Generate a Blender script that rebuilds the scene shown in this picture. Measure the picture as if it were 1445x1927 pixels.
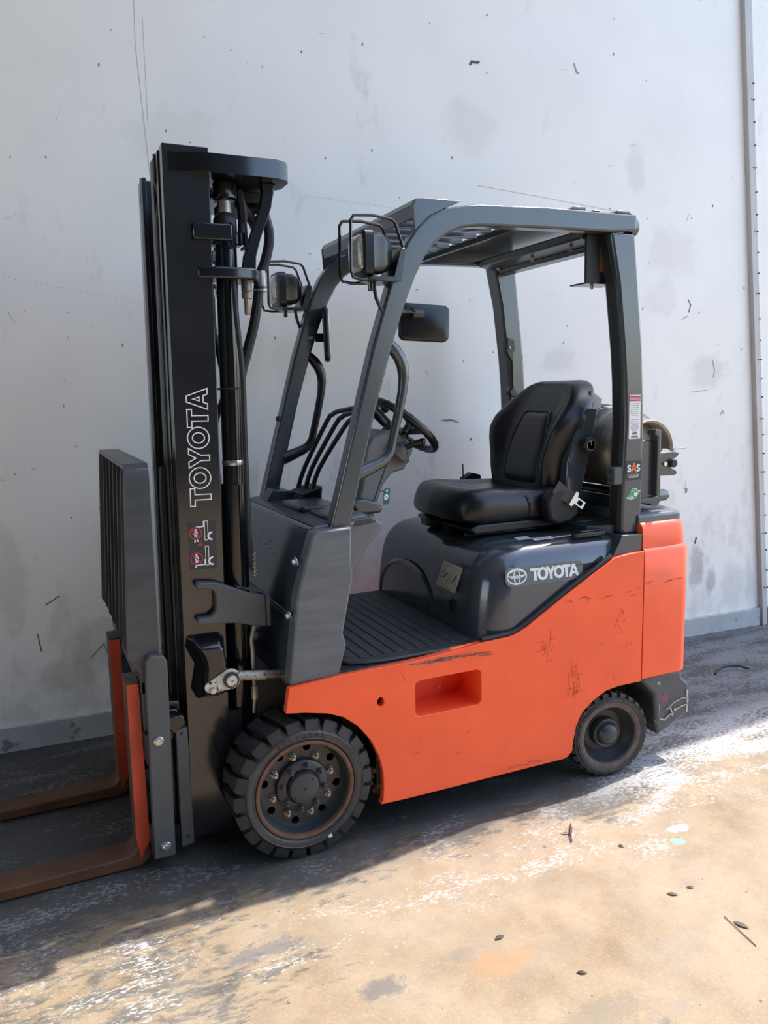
import bpy, bmesh, math, random
from mathutils import Vector, Matrix
from mathutils.geometry import tessellate_polygon
for o in list(bpy.data.objects): bpy.data.objects.remove(o)
S = bpy.context.scene; COL = S.collection
PI = math.pi; rad = math.radians
random.seed(4)
# ------------------------------------------------------------ camera
cam = bpy.data.objects.new('camera', bpy.data.cameras.new('camera')); COL.objects.link(cam)
right = Vector((0.90953, -0.41499, -0.02313)); down = Vector((-0.08296, -0.12671, -0.98846)); fwd = Vector((0.40727, 0.90096, -0.14968))
M = Matrix((right, -down, -fwd)).transposed().to_4x4(); M.translation = (-0.68715, -2.26489, 1.48116)
cam.matrix_world = M
cam.data.sensor_fit = 'HORIZONTAL'; cam.data.sensor_width = 36.0; cam.data.lens = 1490.0/1445.0*36.0
cam.data.clip_start = 0.05; S.camera = cam
# ------------------------------------------------------------ sky, sun, exposure
SUN = Vector((0.62, 0.098, 1.0)).normalized()          # towards the sun
W = bpy.data.worlds.new('sky'); S.world = W; W.use_nodes = True
sn = W.node_tree.nodes.new('ShaderNodeTexSky'); sn.sky_type = 'NISHITA'; sn.sun_disc = False
sn.sun_elevation = math.asin(SUN.z); sn.sun_rotation = math.atan2(SUN.x, SUN.y); sn.air_density = 1.0; sn.dust_density = 1.2
bg = W.node_tree.nodes['Background']; bg.inputs[1].default_value = 0.47
W.node_tree.links.new(sn.outputs[0], bg.inputs[0])
sun = bpy.data.objects.new('sun', bpy.data.lights.new('sun', 'SUN')); COL.objects.link(sun)
sun.rotation_euler = SUN.to_track_quat('Z', 'Y').to_euler(); sun.data.energy = 5.4; sun.data.angle = rad(0.53); sun.data.color = (1.0, 0.95, 0.87)
S.view_settings.view_transform = 'Standard'; S.view_settings.look = 'None'; S.view_settings.gamma = 1.0
S.view_settings.use_curve_mapping = False; S.view_settings.exposure = 0.30

# ------------------------------------------------------------ materials
def mat(name, col, rough=0.5, metal=0.0, spec=0.5, var=0.0, vscale=6.0, col2=None, bump=0.0, bscale=60.0, coat=0.0, wear=None, wscale=9.0, wthr=0.62, stretch=(1,1,1), rvar=0.0):
    m = bpy.data.materials.new(name); m.use_nodes = True
    n = m.node_tree.nodes; l = m.node_tree.links; b = n['Principled BSDF']
    b.inputs['Roughness'].default_value = rough; b.inputs['Metallic'].default_value = metal
    b.inputs['Specular IOR Level'].default_value = spec; b.inputs['Coat Weight'].default_value = coat; b.inputs['Coat Roughness'].default_value = 0.08
    c = (*col, 1)
    b.inputs['Base Color'].default_value = c
    geo = n.new('ShaderNodeTexCoord'); mp = n.new('ShaderNodeMapping'); mp.inputs['Scale'].default_value = stretch
    l.new(geo.outputs['Object'], mp.inputs[0])
    last = None
    if var > 0 or col2:
        t = n.new('ShaderNodeTexNoise'); t.inputs['Scale'].default_value = vscale; t.inputs['Detail'].default_value = 6
        l.new(mp.outputs[0], t.inputs['Vector'])
        r = n.new('ShaderNodeValToRGB'); r.color_ramp.elements[0].position = 0.3; r.color_ramp.elements[1].position = 0.7
        a = col2 if col2 else tuple(x*(1-var) for x in col)
        r.color_ramp.elements[0].color = (*a, 1); r.color_ramp.elements[1].color = tuple(min(1, x*(1+var*0.5)) for x in col)+(1,)
        l.new(t.outputs[0], r.inputs[0]); last = r.outputs[0]
        if rvar > 0:
            mr = n.new('ShaderNodeMapRange'); mr.inputs['To Min'].default_value = max(0.02, rough-rvar); mr.inputs['To Max'].default_value = rough+rvar
            l.new(t.outputs[0], mr.inputs[0]); l.new(mr.outputs[0], b.inputs['Roughness'])
    if wear:
        t2 = n.new('ShaderNodeTexNoise'); t2.inputs['Scale'].default_value = wscale; t2.inputs['Detail'].default_value = 9; t2.inputs['Roughness'].default_value = 0.7
        l.new(mp.outputs[0], t2.inputs['Vector'])
        r2 = n.new('ShaderNodeValToRGB'); r2.color_ramp.elements[0].position = wthr; r2.color_ramp.elements[1].position = wthr+0.06
        l.new(t2.outputs[0], r2.inputs[0])
        mx = n.new('ShaderNodeMix'); mx.data_type = 'RGBA'
        l.new(r2.outputs[0], mx.inputs[0]); mx.inputs[7].default_value = (*wear, 1)
        if last: l.new(last, mx.inputs[6])
        else: mx.inputs[6].default_value = c
        last = mx.outputs[2]
    if last: l.new(last, b.inputs['Base Color'])
    if bump > 0:
        t3 = n.new('ShaderNodeTexNoise'); t3.inputs['Scale'].default_value = bscale; t3.inputs['Detail'].default_value = 4
        l.new(mp.outputs[0], t3.inputs['Vector'])
        bp = n.new('ShaderNodeBump'); bp.inputs['Strength'].default_value = bump; bp.inputs['Distance'].default_value = 0.004
        l.new(t3.outputs[0], bp.inputs['Height']); l.new(bp.outputs[0], b.inputs['Normal'])
    return m
ORANGE = mat('orange_paint', (0.93, 0.108, 0.032), 0.34, var=0.10, vscale=5, wear=(0.20, 0.06, 0.035), wscale=16, wthr=0.715, bump=0.06, bscale=35)
ORANGED = mat('orange_paint_dusty', (0.62, 0.075, 0.03), 0.5, var=0.25, vscale=18, wear=(0.14, 0.07, 0.05), wscale=22, wthr=0.6)
GREY = mat('grey_paint', (0.046, 0.055, 0.065), 0.2, spec=0.85, var=0.10, vscale=5, bump=0.03, bscale=90)
GREYS = mat('grey_scuffed_steel', (0.115, 0.125, 0.135), 0.42, var=0.25, vscale=5, stretch=(1, 1, 6), rvar=0.12, wear=(0.045, 0.05, 0.055), wscale=7, wthr=0.64)
GREYB = mat('grey_bracket_paint', (0.085, 0.088, 0.088), 0.5, var=0.2, vscale=8, wear=(0.16, 0.16, 0.15), wscale=40, wthr=0.68)
GREYBK = mat('backrest_scuffed_paint', (0.062, 0.064, 0.065), 0.36, var=0.25, vscale=6, stretch=(1, 1, 5), wear=(0.12, 0.12, 0.115), wscale=18, wthr=0.68)
HOOD = mat('hood_gloss_grey', (0.048, 0.058, 0.070), 0.16, spec=0.7, var=0.06, vscale=3, coat=0.35, bump=0.02, bscale=120)
DASH = mat('dash_plastic', (0.028, 0.034, 0.040), 0.3, var=0.1, vscale=6, wear=(0.015, 0.018, 0.02), wscale=14, wthr=0.7)
COLUMN = mat('column_plastic', (0.12, 0.125, 0.13), 0.42, var=0.08, vscale=7)
BLACK = mat('black_mast_paint', (0.006, 0.008, 0.011), 0.18, spec=0.75, var=0.25, vscale=5, bump=0.03, bscale=80, wear=(0.03, 0.032, 0.032), wscale=20, wthr=0.72)
BLACKM = mat('black_matt', (0.010, 0.011, 0.013), 0.55)
GREASE = mat('greased_channel', (0.007, 0.008, 0.010), 0.4, var=0.4, vscale=40, wear=(0.035, 0.028, 0.018), wscale=55, wthr=0.70)
MASTF = mat('mast_side_paint', (0.012, 0.0135, 0.015), 0.16, spec=0.95, var=0.3, vscale=4, rvar=0.05, bump=0.02, bscale=70, wear=(0.04, 0.042, 0.04), wscale=26, wthr=0.72)
DIRTY = mat('grimy_steel', (0.05, 0.047, 0.042), 0.55, var=0.5, vscale=16, wear=(0.10, 0.075, 0.045), wscale=24, wthr=0.62)
EDGE = mat('worn_edge_steel', (0.10, 0.10, 0.10), 0.4, metal=0.3, var=0.4, vscale=12)
VINYL = mat('black_vinyl', (0.0065, 0.0075, 0.009), 0.34, var=0.3, vscale=5, bump=0.10, bscale=240, rvar=0.07)
RUBBER = mat('tyre_rubber', (0.026, 0.025, 0.024), 0.6, var=0.35, vscale=14, bump=0.15, bscale=70)
RUBBERW = mat('tyre_sidewall', (0.046, 0.045, 0.044), 0.42, var=0.3, vscale=10, bump=0.08, bscale=50)
HOSE = mat('rubber_hose', (0.015, 0.015, 0.016), 0.45)
PLASTIC = mat('black_plastic', (0.008, 0.0095, 0.011), 0.3)
CHROME = mat('zinc_plated', (0.55, 0.55, 0.53), 0.3, metal=0.9, var=0.2, vscale=40)
STEEL = mat('bare_steel', (0.36, 0.33, 0.28), 0.4, metal=0.8, var=0.4, vscale=20)
CREAMP = mat('greasy_white_pin', (0.66, 0.62, 0.54), 0.4, metal=0.3, var=0.4, vscale=30, wear=(0.12, 0.09, 0.06), wscale=60, wthr=0.56)
RIM = mat('wheel_grey', (0.038, 0.042, 0.045), 0.35, var=0.25, vscale=10, wear=(0.10, 0.07, 0.05), wscale=30, wthr=0.72)
RUSTRIM = mat('rusty_flange', (0.17, 0.075, 0.04), 0.7, col2=(0.07, 0.045, 0.033), vscale=30)
DUSTRIM = mat('dusty_flange', (0.13, 0.10, 0.085), 0.6, col2=(0.07, 0.05, 0.045), vscale=25)
FORKR = mat('rusty_fork', (0.135, 0.050, 0.017), 0.6, col2=(0.07, 0.028, 0.013), vscale=9, wear=(0.22, 0.075, 0.03), wscale=22, wthr=0.62)
FORKO = mat('worn_orange_fork', (0.62, 0.075, 0.028), 0.5, var=0.3, vscale=8, wear=(0.10, 0.04, 0.03), wscale=28, wthr=0.62)
TANKM = mat('dull_aluminium', (0.36, 0.34, 0.30), 0.42, metal=0.55, col2=(0.17, 0.16, 0.145), vscale=7, stretch=(1, 5, 1), bump=0.08, bscale=60)
TANKR = mat('tank_collar', (0.55, 0.50, 0.44), 0.5, metal=0.3, var=0.3, vscale=14)
MATR = mat('floor_rubber', (0.028, 0.031, 0.034), 0.55, var=0.3, vscale=10, wear=(0.06, 0.05, 0.04), wscale=12, wthr=0.66)
LENS = mat('lamp_glass', (0.55, 0.53, 0.48), 0.12, metal=0.4, var=0.3, vscale=25, stretch=(1, 1, 4))
AMBER = mat('amber_lens', (0.9, 0.17, 0.02), 0.2)
MIRROR = mat('mirror_glass', (0.85, 0.87, 0.88), 0.03, metal=1.0)
BELT = mat('brown_webbing', (0.085, 0.065, 0.055), 0.7, var=0.2, vscale=60, bump=0.2, bscale=300)
WHITE = mat('decal_white', (0.78, 0.78, 0.76), 0.5)
CREAM = mat('decal_cream', (0.52, 0.51, 0.45), 0.5, var=0.08, vscale=30)
SILVER = mat('decal_silver', (0.60, 0.62, 0.63), 0.35, metal=0.2, var=0.2, vscale=30)
CLEARG = mat('decal_film', (0.075, 0.087, 0.10), 0.28)
RED = mat('decal_red', (0.50, 0.035, 0.05), 0.5)
PINK = mat('decal_pink', (0.55, 0.30, 0.33), 0.5)
BLK = mat('decal_black', (0.012, 0.013, 0.016), 0.4)
ORG = mat('decal_orange', (0.88, 0.13, 0.03), 0.5)
GREEN = mat('decal_green', (0.02, 0.30, 0.06), 0.5)
TEAL = mat('decal_teal', (0.03, 0.11, 0.12), 0.4)
GREYD = mat('decal_grey', (0.17, 0.17, 0.16), 0.5)
YELL = mat('decal_yellow', (0.55, 0.50, 0.24), 0.5)

# ------------------------------------------------------------ mesh helpers
def arc(cx, cy, r, a0, a1, n=8, ry=None):
    ry = ry or r
    return [(cx+r*math.cos(rad(a0+(a1-a0)*i/n)), cy+ry*math.sin(rad(a0+(a1-a0)*i/n))) for i in range(n+1)]
def circ(cx, cy, r, n=20, ry=None): return arc(cx, cy, r, 0, 360, n, ry)[:-1]
def rrect(x0, x1, y0, y1, r, n=4):
    return arc(x1-r, y1-r, r, 0, 90, n)+arc(x0+r, y1-r, r, 90, 180, n)+arc(x0+r, y0+r, r, 180, 270, n)+arc(x1-r, y0+r, r, 270, 360, n)
class MB:
    def __init__(s): s.v = []; s.f = []; s.m = []; s.T = None; s.mi = 0
    def pt(s, p):
        p = Vector(p)
        if s.T is not None: p = s.T @ p
        s.v.append(p); return len(s.v)-1
    def face(s, idx): s.f.append(tuple(idx)); s.m.append(s.mi)
    def box(s, x0, x1, y0, y1, z0, z1):
        i = [s.pt((x, y, z)) for z in (z0, z1) for y in (y0, y1) for x in (x0, x1)]
        for q in ((0,2,3,1),(4,5,7,6),(0,1,5,4),(2,6,7,3),(0,4,6,2),(1,3,7,5)): s.face([i[k] for k in q])
        return s
    def prism(s, poly, axis, d0, d1, holes=(), capend=True):
        def mk(p, d):
            return {'x': (d, p[0], p[1]), 'y': (p[0], d, p[1]), 'z': (p[0], p[1], d)}[axis]
        loops = [list(poly)]+[list(h) for h in holes]
        A = []; B = []
        for L in loops:
            A.append([s.pt(mk(p, d0)) for p in L]); B.append([s.pt(mk(p, d1)) for p in L])
        for a, b in zip(A, B):
            k = len(a)
            for i in range(k): s.face((a[i], a[(i+1) % k], b[(i+1) % k], b[i]))
        if not holes:
            s.face(A[0][::-1]); 
            if capend: s.face(B[0])
        else:
            fa = sum(A, []); fb = sum(B, [])
            for t in tessellate_polygon([[Vector((p[0], p[1], 0)) for p in L] for L in loops]):
                s.face([fa[i] for i in t]); s.face([fb[i] for i in t][::-1])
        return s
    def bar(s, p0, p1, w, h, up=(0, 0, 1)):
        p0 = Vector(p0); p1 = Vector(p1); d = (p1-p0).normalized(); u = Vector(up)
        a = d.cross(u).normalized(); b = a.cross(d).normalized(); I = []
        for p in (p0, p1):
            for sx, sy in ((-1,-1),(1,-1),(1,1),(-1,1)): I.append(s.pt(p+a*sx*w/2+b*sy*h/2))
        for q in ((3,2,1,0),(4,5,6,7),(0,1,5,4),(1,2,6,5),(2,3,7,6),(3,0,4,7)): s.face([I[k] for k in q])
        return s
    def tube(s, pts, r, n=10, closed=False, caps=True, smooth=0):
        P = [Vector(p) for p in pts]
        if smooth:
            Q = []
            k = len(P); rng = range(k if closed else k-1)
            for i in rng:
                p0 = P[(i-1) % k] if (closed or i > 0) else P[0]; p1 = P[i]; p2 = P[(i+1) % k]; p3 = P[(i+2) % k] if (closed or i+2 < k) else P[-1]
                for j in range(smooth):
                    t = j/smooth
                    Q.append(0.5*((2*p1)+(p2-p0)*t+(2*p0-5*p1+4*p2-p3)*t*t+(3*p1-p0-3*p2+p3)*t**3))
            if not closed: Q.append(P[-1])
            if isinstance(r, (list, tuple)): r = [r[min(int(i/smooth), len(r)-1)]*(1-(i % smooth)/smooth)+r[min(int(i/smooth)+1, len(r)-1)]*((i % smooth)/smooth) for i in range(len(Q))]
            P = Q
        rings = []; prev = None
        for i, p in enumerate(P):
            if closed: d = (P[(i+1) % len(P)]-P[i-1]).normalized()
            elif i == 0: d = (P[1]-p).normalized()
            elif i == len(P)-1: d = (p-P[-2]).normalized()
            else: d = ((P[i+1]-p).normalized()+(p-P[i-1]).normalized()).normalized()
            if prev is None: a = d.cross(Vector((0.013, 0.021, 1))); a = a if a.length > 1e-3 else d.cross(Vector((1, 0, 0)))
            else: a = prev-d*prev.dot(d)
            a.normalize(); prev = a; b = d.cross(a)
            rr = r[i] if isinstance(r, (list, tuple)) else r
            rings.append([s.pt(p+(a*math.cos(2*PI*k/n)+b*math.sin(2*PI*k/n))*rr) for k in range(n)])
        for i in range(len(rings)-(0 if closed else 1)):
            A = rings[i]; B = rings[(i+1) % len(rings)]
            for k in range(n): s.face((A[k], A[(k+1) % n], B[(k+1) % n], B[k]))
        if caps and not closed: s.face(rings[0][::-1]); s.face(rings[-1])
        return s
    def lathe(s, prof, c, axis='y', n=32, sgn=1, caps=True):
        # prof: (radius, height along axis)
        c = Vector(c); rings = []
        for r, h in prof:
            ring = []
            for k in range(n):
                a = 2*PI*k/n; u = r*math.cos(a); w = r*math.sin(a); h2 = h*sgn
                ring.append(s.pt(c+{'y': Vector((u, h2, w)), 'z': Vector((u, w, h2)), 'x': Vector((h2, u, w))}[axis]))
            rings.append(ring)
        for A, B in zip(rings, rings[1:]):
            for k in range(n): s.face((A[k], A[(k+1) % n], B[(k+1) % n], B[k]))
        if caps: s.face(rings[0][::-1]); s.face(rings[-1])
        return s
    def loft(s, rings, caps=True, closed=True):
        I = [[s.pt(p) for p in R] for R in rings]
        for A, B in zip(I, I[1:]):
            k = len(A)
            for j in range(k if closed else k-1): s.face((A[j], A[(j+1) % k], B[(j+1) % k], B[j]))
        if caps: s.face(I[0][::-1]); s.face(I[-1])
        return s
    def build(s, name, mats, parent=None, bevel=0.0, seg=2, smooth=True, ang=35, sub=0, props=None, fix=True):
        me = bpy.data.meshes.new(name); me.from_pydata([tuple(v) for v in s.v], [], s.f)
        for m in (mats if isinstance(mats, (list, tuple)) else [mats]): me.materials.append(m)
        me.polygons.foreach_set('material_index', s.m)
        if fix:
            b = bmesh.new(); b.from_mesh(me); bmesh.ops.remove_doubles(b, verts=b.verts, dist=1e-6); bmesh.ops.recalc_face_normals(b, faces=b.faces); b.to_mesh(me); b.free()
        if smooth:
            me.polygons.foreach_set('use_smooth', [True]*len(me.polygons)); me.set_sharp_from_angle(angle=rad(180 if sub else ang))
        o = bpy.data.objects.new(name, me); COL.objects.link(o)
        if parent: o.parent = parent
        if bevel > 0:
            md = o.modifiers.new('bevel', 'BEVEL'); md.width = bevel; md.segments = seg; md.limit_method = 'ANGLE'; md.angle_limit = rad(32); md.harden_normals = False
        if sub: md = o.modifiers.new('sub', 'SUBSURF'); md.levels = sub; md.render_levels = sub
        for k, v in (props or {}).items(): o[k] = v
        return o
def thing(name, label, cat, group=None, loc=(0, 0, 0)):
    o = bpy.data.objects.new(name, None); COL.objects.link(o); o.location = loc; o['label'] = label; o['category'] = cat
    if group: o['group'] = group
    return o
def tag(o, label, cat, group=None):
    o['label'] = label; o['category'] = cat
    if group: o['group'] = group
    return o
def copy_of(o, parent, offset=(0, 0, 0), mirror_y=None):
    c = o.copy(); COL.objects.link(c); c.parent = parent; c.location = Vector(o.location)+Vector(offset)
    return c
class Decal:
    """flat print: polygons in a local 2D frame, every layer a little prouder"""
    def __init__(s, O, U, V):
        s.O = Vector(O); s.U = Vector(U); s.V = Vector(V); s.N = s.U.cross(s.V).normalized(); s.mb = MB(); s.mats = []; s.k = 0
    def mi(s, m):
        if m not in s.mats: s.mats.append(m)
        s.mb.mi = s.mats.index(m)
    def P(s, p, k): return s.O+s.U*p[0]+s.V*p[1]+s.N*(0.0008+0.00035*k)
    def poly(s, pts, m, layer=1, holes=()):
        s.mi(m)
        loops = [list(pts)]+[list(h) for h in holes]
        I = [s.mb.pt(s.P(p, layer)) for L in loops for p in L]
        if not holes and len(pts) <= 4: s.mb.face(I)
        else:
            for t in tessellate_polygon([[Vector((p[0], p[1], 0)) for p in L] for L in loops]): s.mb.face([I[i] for i in t])
        return s
    def line(s, pts, w, m, layer=1, closed=False):
        P = [Vector((p[0], p[1])) for p in pts]; n = len(P); L = []; Rr = []
        for i in range(n):
            a = P[i]-P[i-1] if (closed or i > 0) else P[1]-P[0]; b = P[(i+1) % n]-P[i] if (closed or i < n-1) else a
            a = a.normalized(); b = b.normalized(); t = (a+b); t = t.normalized() if t.length > 1e-6 else a
            nn = Vector((-t.y, t.x)); c = max(0.4, nn.dot(Vector((-a.y, a.x)))); L.append(P[i]+nn*w/2/c); Rr.append(P[i]-nn*w/2/c)
        s.mi(m); A = [s.mb.pt(s.P(p, layer)) for p in L]; B = [s.mb.pt(s.P(p, layer)) for p in Rr]
        for i in range(n if closed else n-1): j = (i+1) % n; s.mb.face((B[i], B[j], A[j], A[i]))
        return s
    def text(s, txt, x, y, size, m, layer=2, align='CENTER', squash=1.0):
        cu = bpy.data.curves.new('txt', 'FONT'); cu.body = txt; cu.size = size; cu.align_x = align; cu.resolution_u = 2
        o = bpy.data.objects.new('txt', cu); COL.objects.link(o); dg = bpy.context.evaluated_depsgraph_get(); dg.update()
        me = o.evaluated_get(dg).to_mesh(); s.mi(m)
        base = [s.mb.pt(s.P((x+v.co.x*squash, y+v.co.y), layer)) for v in me.vertices]
        for p in me.polygons: s.mb.face([base[i] for i in p.vertices])
        bpy.data.objects.remove(o); bpy.data.curves.remove(cu)
        return s
    def build(s, name, parent, label=None):
        o = s.mb.build(name, s.mats, parent, smooth=False, fix=False)
        if label: o['label'] = label
        return o
# bold capitals on a unit-high grid: outer loops with holes
GL = {
 'T': (0.86, [([(0, 1), (0, .78), (.30, .78), (.30, 0), (.56, 0), (.56, .78), (.86, .78), (.86, 1)], [])]),
 'O': (1.02, [(circ(.51, .5, .51, 28, .52), [circ(.51, .5, .25, 24, .29)])]),
 'Y': (0.94, [([(0, 1), (.34, .42), (.34, 0), (.60, 0), (.60, .42), (.94, 1), (.65, 1), (.47, .65), (.29, 1)], [])]),
 'A': (1.0, [([(0, 0), (.36, 1), (.64, 1), (1.0, 0), (.73, 0), (.66, .2), (.34, .2), (.27, 0)], [[(.41, .40), (.59, .40), (.50, .70)]])]),
}
def word(d, txt, x, y, h, length, m, layer=2, outline=0.0):
    tot = sum(GL[c][0] for c in txt); gap = (length/h-tot)/(len(txt)-1); cx = 0
    for c in txt:
        w, shapes = GL[c]
        for outer, holes in shapes:
            f = lambda L: [(x+(cx+p[0])*h, y+p[1]*h) for p in L]
            if outline:
                d.line(f(outer), outline, m, layer, True)
                for H in holes: d.line(f(H), outline, m, layer, True)
            else: d.poly(f(outer), m, layer, [f(H) for H in holes])
        cx += w+gap
YC = 0.4675
def mir(y): return 2*YC-y
# ------------------------------------------------------------ the setting
def ground_mats():
    m = bpy.data.materials.new('worn_concrete'); m.use_nodes = True
    n = m.node_tree.nodes; l = m.node_tree.links; b = n['Principled BSDF']
    tc = n.new('ShaderNodeTexCoord')
    def mapping(sc, rz=0.0):
        q = n.new('ShaderNodeMapping'); q.inputs['Scale'].default_value = sc; q.inputs['Rotation'].default_value = (0, 0, rz); l.new(tc.outputs['Object'], q.inputs[0]); return q.outputs[0]
    def noise(vec, s, d=8, r=0.6, dist=0.0):
        q = n.new('ShaderNodeTexNoise'); q.inputs['Scale'].default_value = s; q.inputs['Detail'].default_value = d; q.inputs['Roughness'].default_value = r; q.inputs['Distortion'].default_value = dist; l.new(vec, q.inputs['Vector']); return q.outputs[0]
    def ramp(v, a, c, ca=(0, 0, 0, 1), cb=(1, 1, 1, 1)):
        q = n.new('ShaderNodeValToRGB'); q.color_ramp.elements[0].position = a; q.color_ramp.elements[1].position = c; q.color_ramp.elements[0].color = ca; q.color_ramp.elements[1].color = cb; l.new(v, q.inputs[0]); return q.outputs[0]
    def math_(op, a, c=None, clamp=False):
        q = n.new('ShaderNodeMath'); q.operation = op; q.use_clamp = clamp
        for i, v in enumerate((a, c)):
            if v is None: continue
            if isinstance(v, (int, float)): q.inputs[i].default_value = v
            else: l.new(v, q.inputs[i])
        return q.outputs[0]
    def mix(f, a, c):
        q = n.new('ShaderNodeMix'); q.data_type = 'RGBA'
        for i, v in ((0, f), (6, a), (7, c)):
            if isinstance(v, tuple): q.inputs[i].default_value = v
            elif isinstance(v, (int, float)): q.inputs[i].default_value = v
            else: l.new(v, q.inputs[i])
        return q.outputs[2]
    def maprange(v, a, c, lo=0.0, hi=1.0):
        q = n.new('ShaderNodeMapRange'); q.interpolation_type = 'SMOOTHSTEP'; q.clamp = True
        for k, x in (('From Min', a), ('From Max', c), ('To Min', lo), ('To Max', hi)): q.inputs[k].default_value = x
        l.new(v, q.inputs[0]); return q.outputs[0]
    iso = mapping((1, 1, 1)); strk = mapping((1.1, 2.9, 1), rad(6))
    sep = n.new('ShaderNodeSeparateXYZ'); l.new(tc.outputs['Object'], sep.inputs[0]); X, Y = sep.outputs[0], sep.outputs[1]
    big = noise(iso, 1.3, 5, 0.55); med = noise(iso, 6, 9, 0.65); fine = noise(iso, 55, 6, 0.7)
    tan = mix(ramp(med, 0.35, 0.68), (0.235, 0.165, 0.095, 1), (0.375, 0.285, 0.185, 1))
    tan = mix(math_('MULTIPLY', ramp(big, 0.42, 0.66), 0.55), tan, (0.41, 0.325, 0.235, 1))
    m2_ = noise(iso, 17, 10, 0.75); m3_ = noise(iso, 120, 5, 0.7)
    tan = mix(math_('MULTIPLY', ramp(m2_, 0.50, 0.66), 0.45), tan, (0.225, 0.175, 0.125, 1)); tan = mix(math_('MULTIPLY', ramp(m3_, 0.52, 0.70), 0.40), tan, (0.52, 0.43, 0.32, 1)); tan = mix(math_('MULTIPLY', ramp(noise(mapping((1.3, 2.4, 1), 0.5), 3.0, 8, 0.7), 0.50, 0.64), 0.35), tan, (0.27, 0.245, 0.215, 1))
    tan = mix(math_('MULTIPLY', ramp(fine, 0.58, 0.75), 0.35), tan, (0.20, 0.15, 0.10, 1))
    clump = noise(strk, 2.6, 4, 0.6, 0.2); s1 = noise(strk, 11, 14, 0.78, 0.25); s2 = noise(strk, 40, 12, 0.74, 0.3); m2 = noise(iso, 17, 10, 0.75); m3 = noise(iso, 95, 5, 0.7)
    wob = math_('MULTIPLY', math_('SUBTRACT', big, 0.5), 0.8); Yw = math_('ADD', Y, wob); Xw = math_('ADD', X, wob)
    cl5 = math_('SUBTRACT', clump, 0.5)
    # old grey floor paint survives nearer the wall and at the left
    near = maprange(Yw, -0.34, 0.10); dark = math_('MULTIPLY', maprange(math_('ADD', Y, math_('MULTIPLY', wob, 0.25)), -0.22, 0.02), math_('SUBTRACT', 1.0, math_('MULTIPLY', maprange(X, 0.95, 1.45), maprange(Y, 0.30, 0.10))))  # dark: grime plus the truck's shade painted into the floor; lit right strip spared
    left = math_('MULTIPLY', maprange(Xw, 0.35, -0.30), maprange(Yw, -0.85, -0.40))
    gzone = math_('MAXIMUM', near, math_('MULTIPLY', left, 0.62))
    gthr = math_('ADD', math_('ADD', s1, math_('MULTIPLY', cl5, 0.45)), math_('MULTIPLY', math_('SUBTRACT', gzone, 0.5), 0.44))
    gmask = ramp(gthr, 0.50, 0.60)
    grey = mix(ramp(med, 0.35, 0.7), (0.070, 0.068, 0.064, 1), (0.155, 0.152, 0.145, 1))
    col = mix(math_('MULTIPLY', gmask, 0.85), tan, grey)
    col = mix(math_('MULTIPLY', dark, 0.72), col, (0.040, 0.039, 0.037, 1))  # shade beside the truck painted in as a darker floor colour
    # worn white flakes: a strip along the truck, the right rear and the front left corner
    z1 = math_('MULTIPLY', maprange(Yw, -0.60, -0.34), maprange(Yw, 0.10, -0.12))
    z2 = math_('MULTIPLY', maprange(Xw, 0.85, 1.45), maprange(Yw, -0.40, -0.12))
    z3 = math_('MULTIPLY', maprange(Xw, -0.15, -0.55), maprange(Yw, -0.72, -0.40))
    wz = math_('MAXIMUM', math_('MAXIMUM', math_('MULTIPLY', z1, 0.60), z2), math_('MULTIPLY', z3, 0.66))
    wz = math_('MAXIMUM', wz, math_('MULTIPLY', near, 0.60))
    wmask = ramp(math_('ADD', math_('ADD', s2, math_('MULTIPLY', cl5, 0.62)), math_('MULTIPLY', math_('SUBTRACT', wz, 0.5), 0.30)), 0.600, 0.655)
    wcol = mix(near, (0.58, 0.57, 0.54, 1), (0.22, 0.22, 0.22, 1))
    wcol = mix(maprange(X, 0.9, 1.5), wcol, (0.50, 0.49, 0.47, 1)); wcol = mix(dark, wcol, (0.21, 0.213, 0.215, 1))  # flakes also darkened inside the painted shade
    col = mix(math_('MULTIPLY', wmask, 0.8), col, wcol)
    # grime and painted shade below and before the truck come from dark
    # dark grit
    grit = math_('MAXIMUM', ramp(noise(iso, 26, 3, 0.5), 0.715, 0.74), ramp(noise(iso, 60, 2, 0.5), 0.72, 0.745))
    col = mix(math_('MULTIPLY', grit, 0.8), col, (0.09, 0.075, 0.06, 1))
    for (sx, sy, rx, ry, c, st) in ((0.36, -1.02, 0.075, 0.06, (0.09, 0.09, 0.09), .8), (0.53, -1.08, 0.07, 0.09, (0.13, 0.125, 0.12), .65), (0.45, -0.93, 0.12, 0.05, (0.2, 0.17, 0.13), .5), (1.16, -0.46, 0.028, 0.022, (0.22, 0.52, 0.43), .7), (1.09, -0.46, 0.02, 0.016, (0.28, 0.5, 0.42), .6),
            (0.02, -0.62, 0.06, 0.035, (0.14, 0.135, 0.13), .75), (0.25, -0.60, 0.07, 0.02, (0.24, 0.2, 0.16), .6), (0.35, -0.68, 0.10, 0.05, (0.40, 0.22, 0.10), .5), (1.22, -0.40, 0.035, 0.02, (0.85, 0.84, 0.8), .9), (-0.22, -0.36, 0.12, 0.03, (0.15, 0.15, 0.15), .7)):
        cb = n.new('ShaderNodeVectorMath'); cb.operation = 'SUBTRACT'; l.new(tc.outputs['Object'], cb.inputs[0]); cb.inputs[1].default_value = (sx, sy, 0)
        sc = n.new('ShaderNodeVectorMath'); sc.operation = 'MULTIPLY'; l.new(cb.outputs[0], sc.inputs[0]); sc.inputs[1].default_value = (1/rx, 1/ry, 0)
        ln = n.new('ShaderNodeVectorMath'); ln.operation = 'LENGTH'; l.new(sc.outputs[0], ln.inputs[0])
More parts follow.
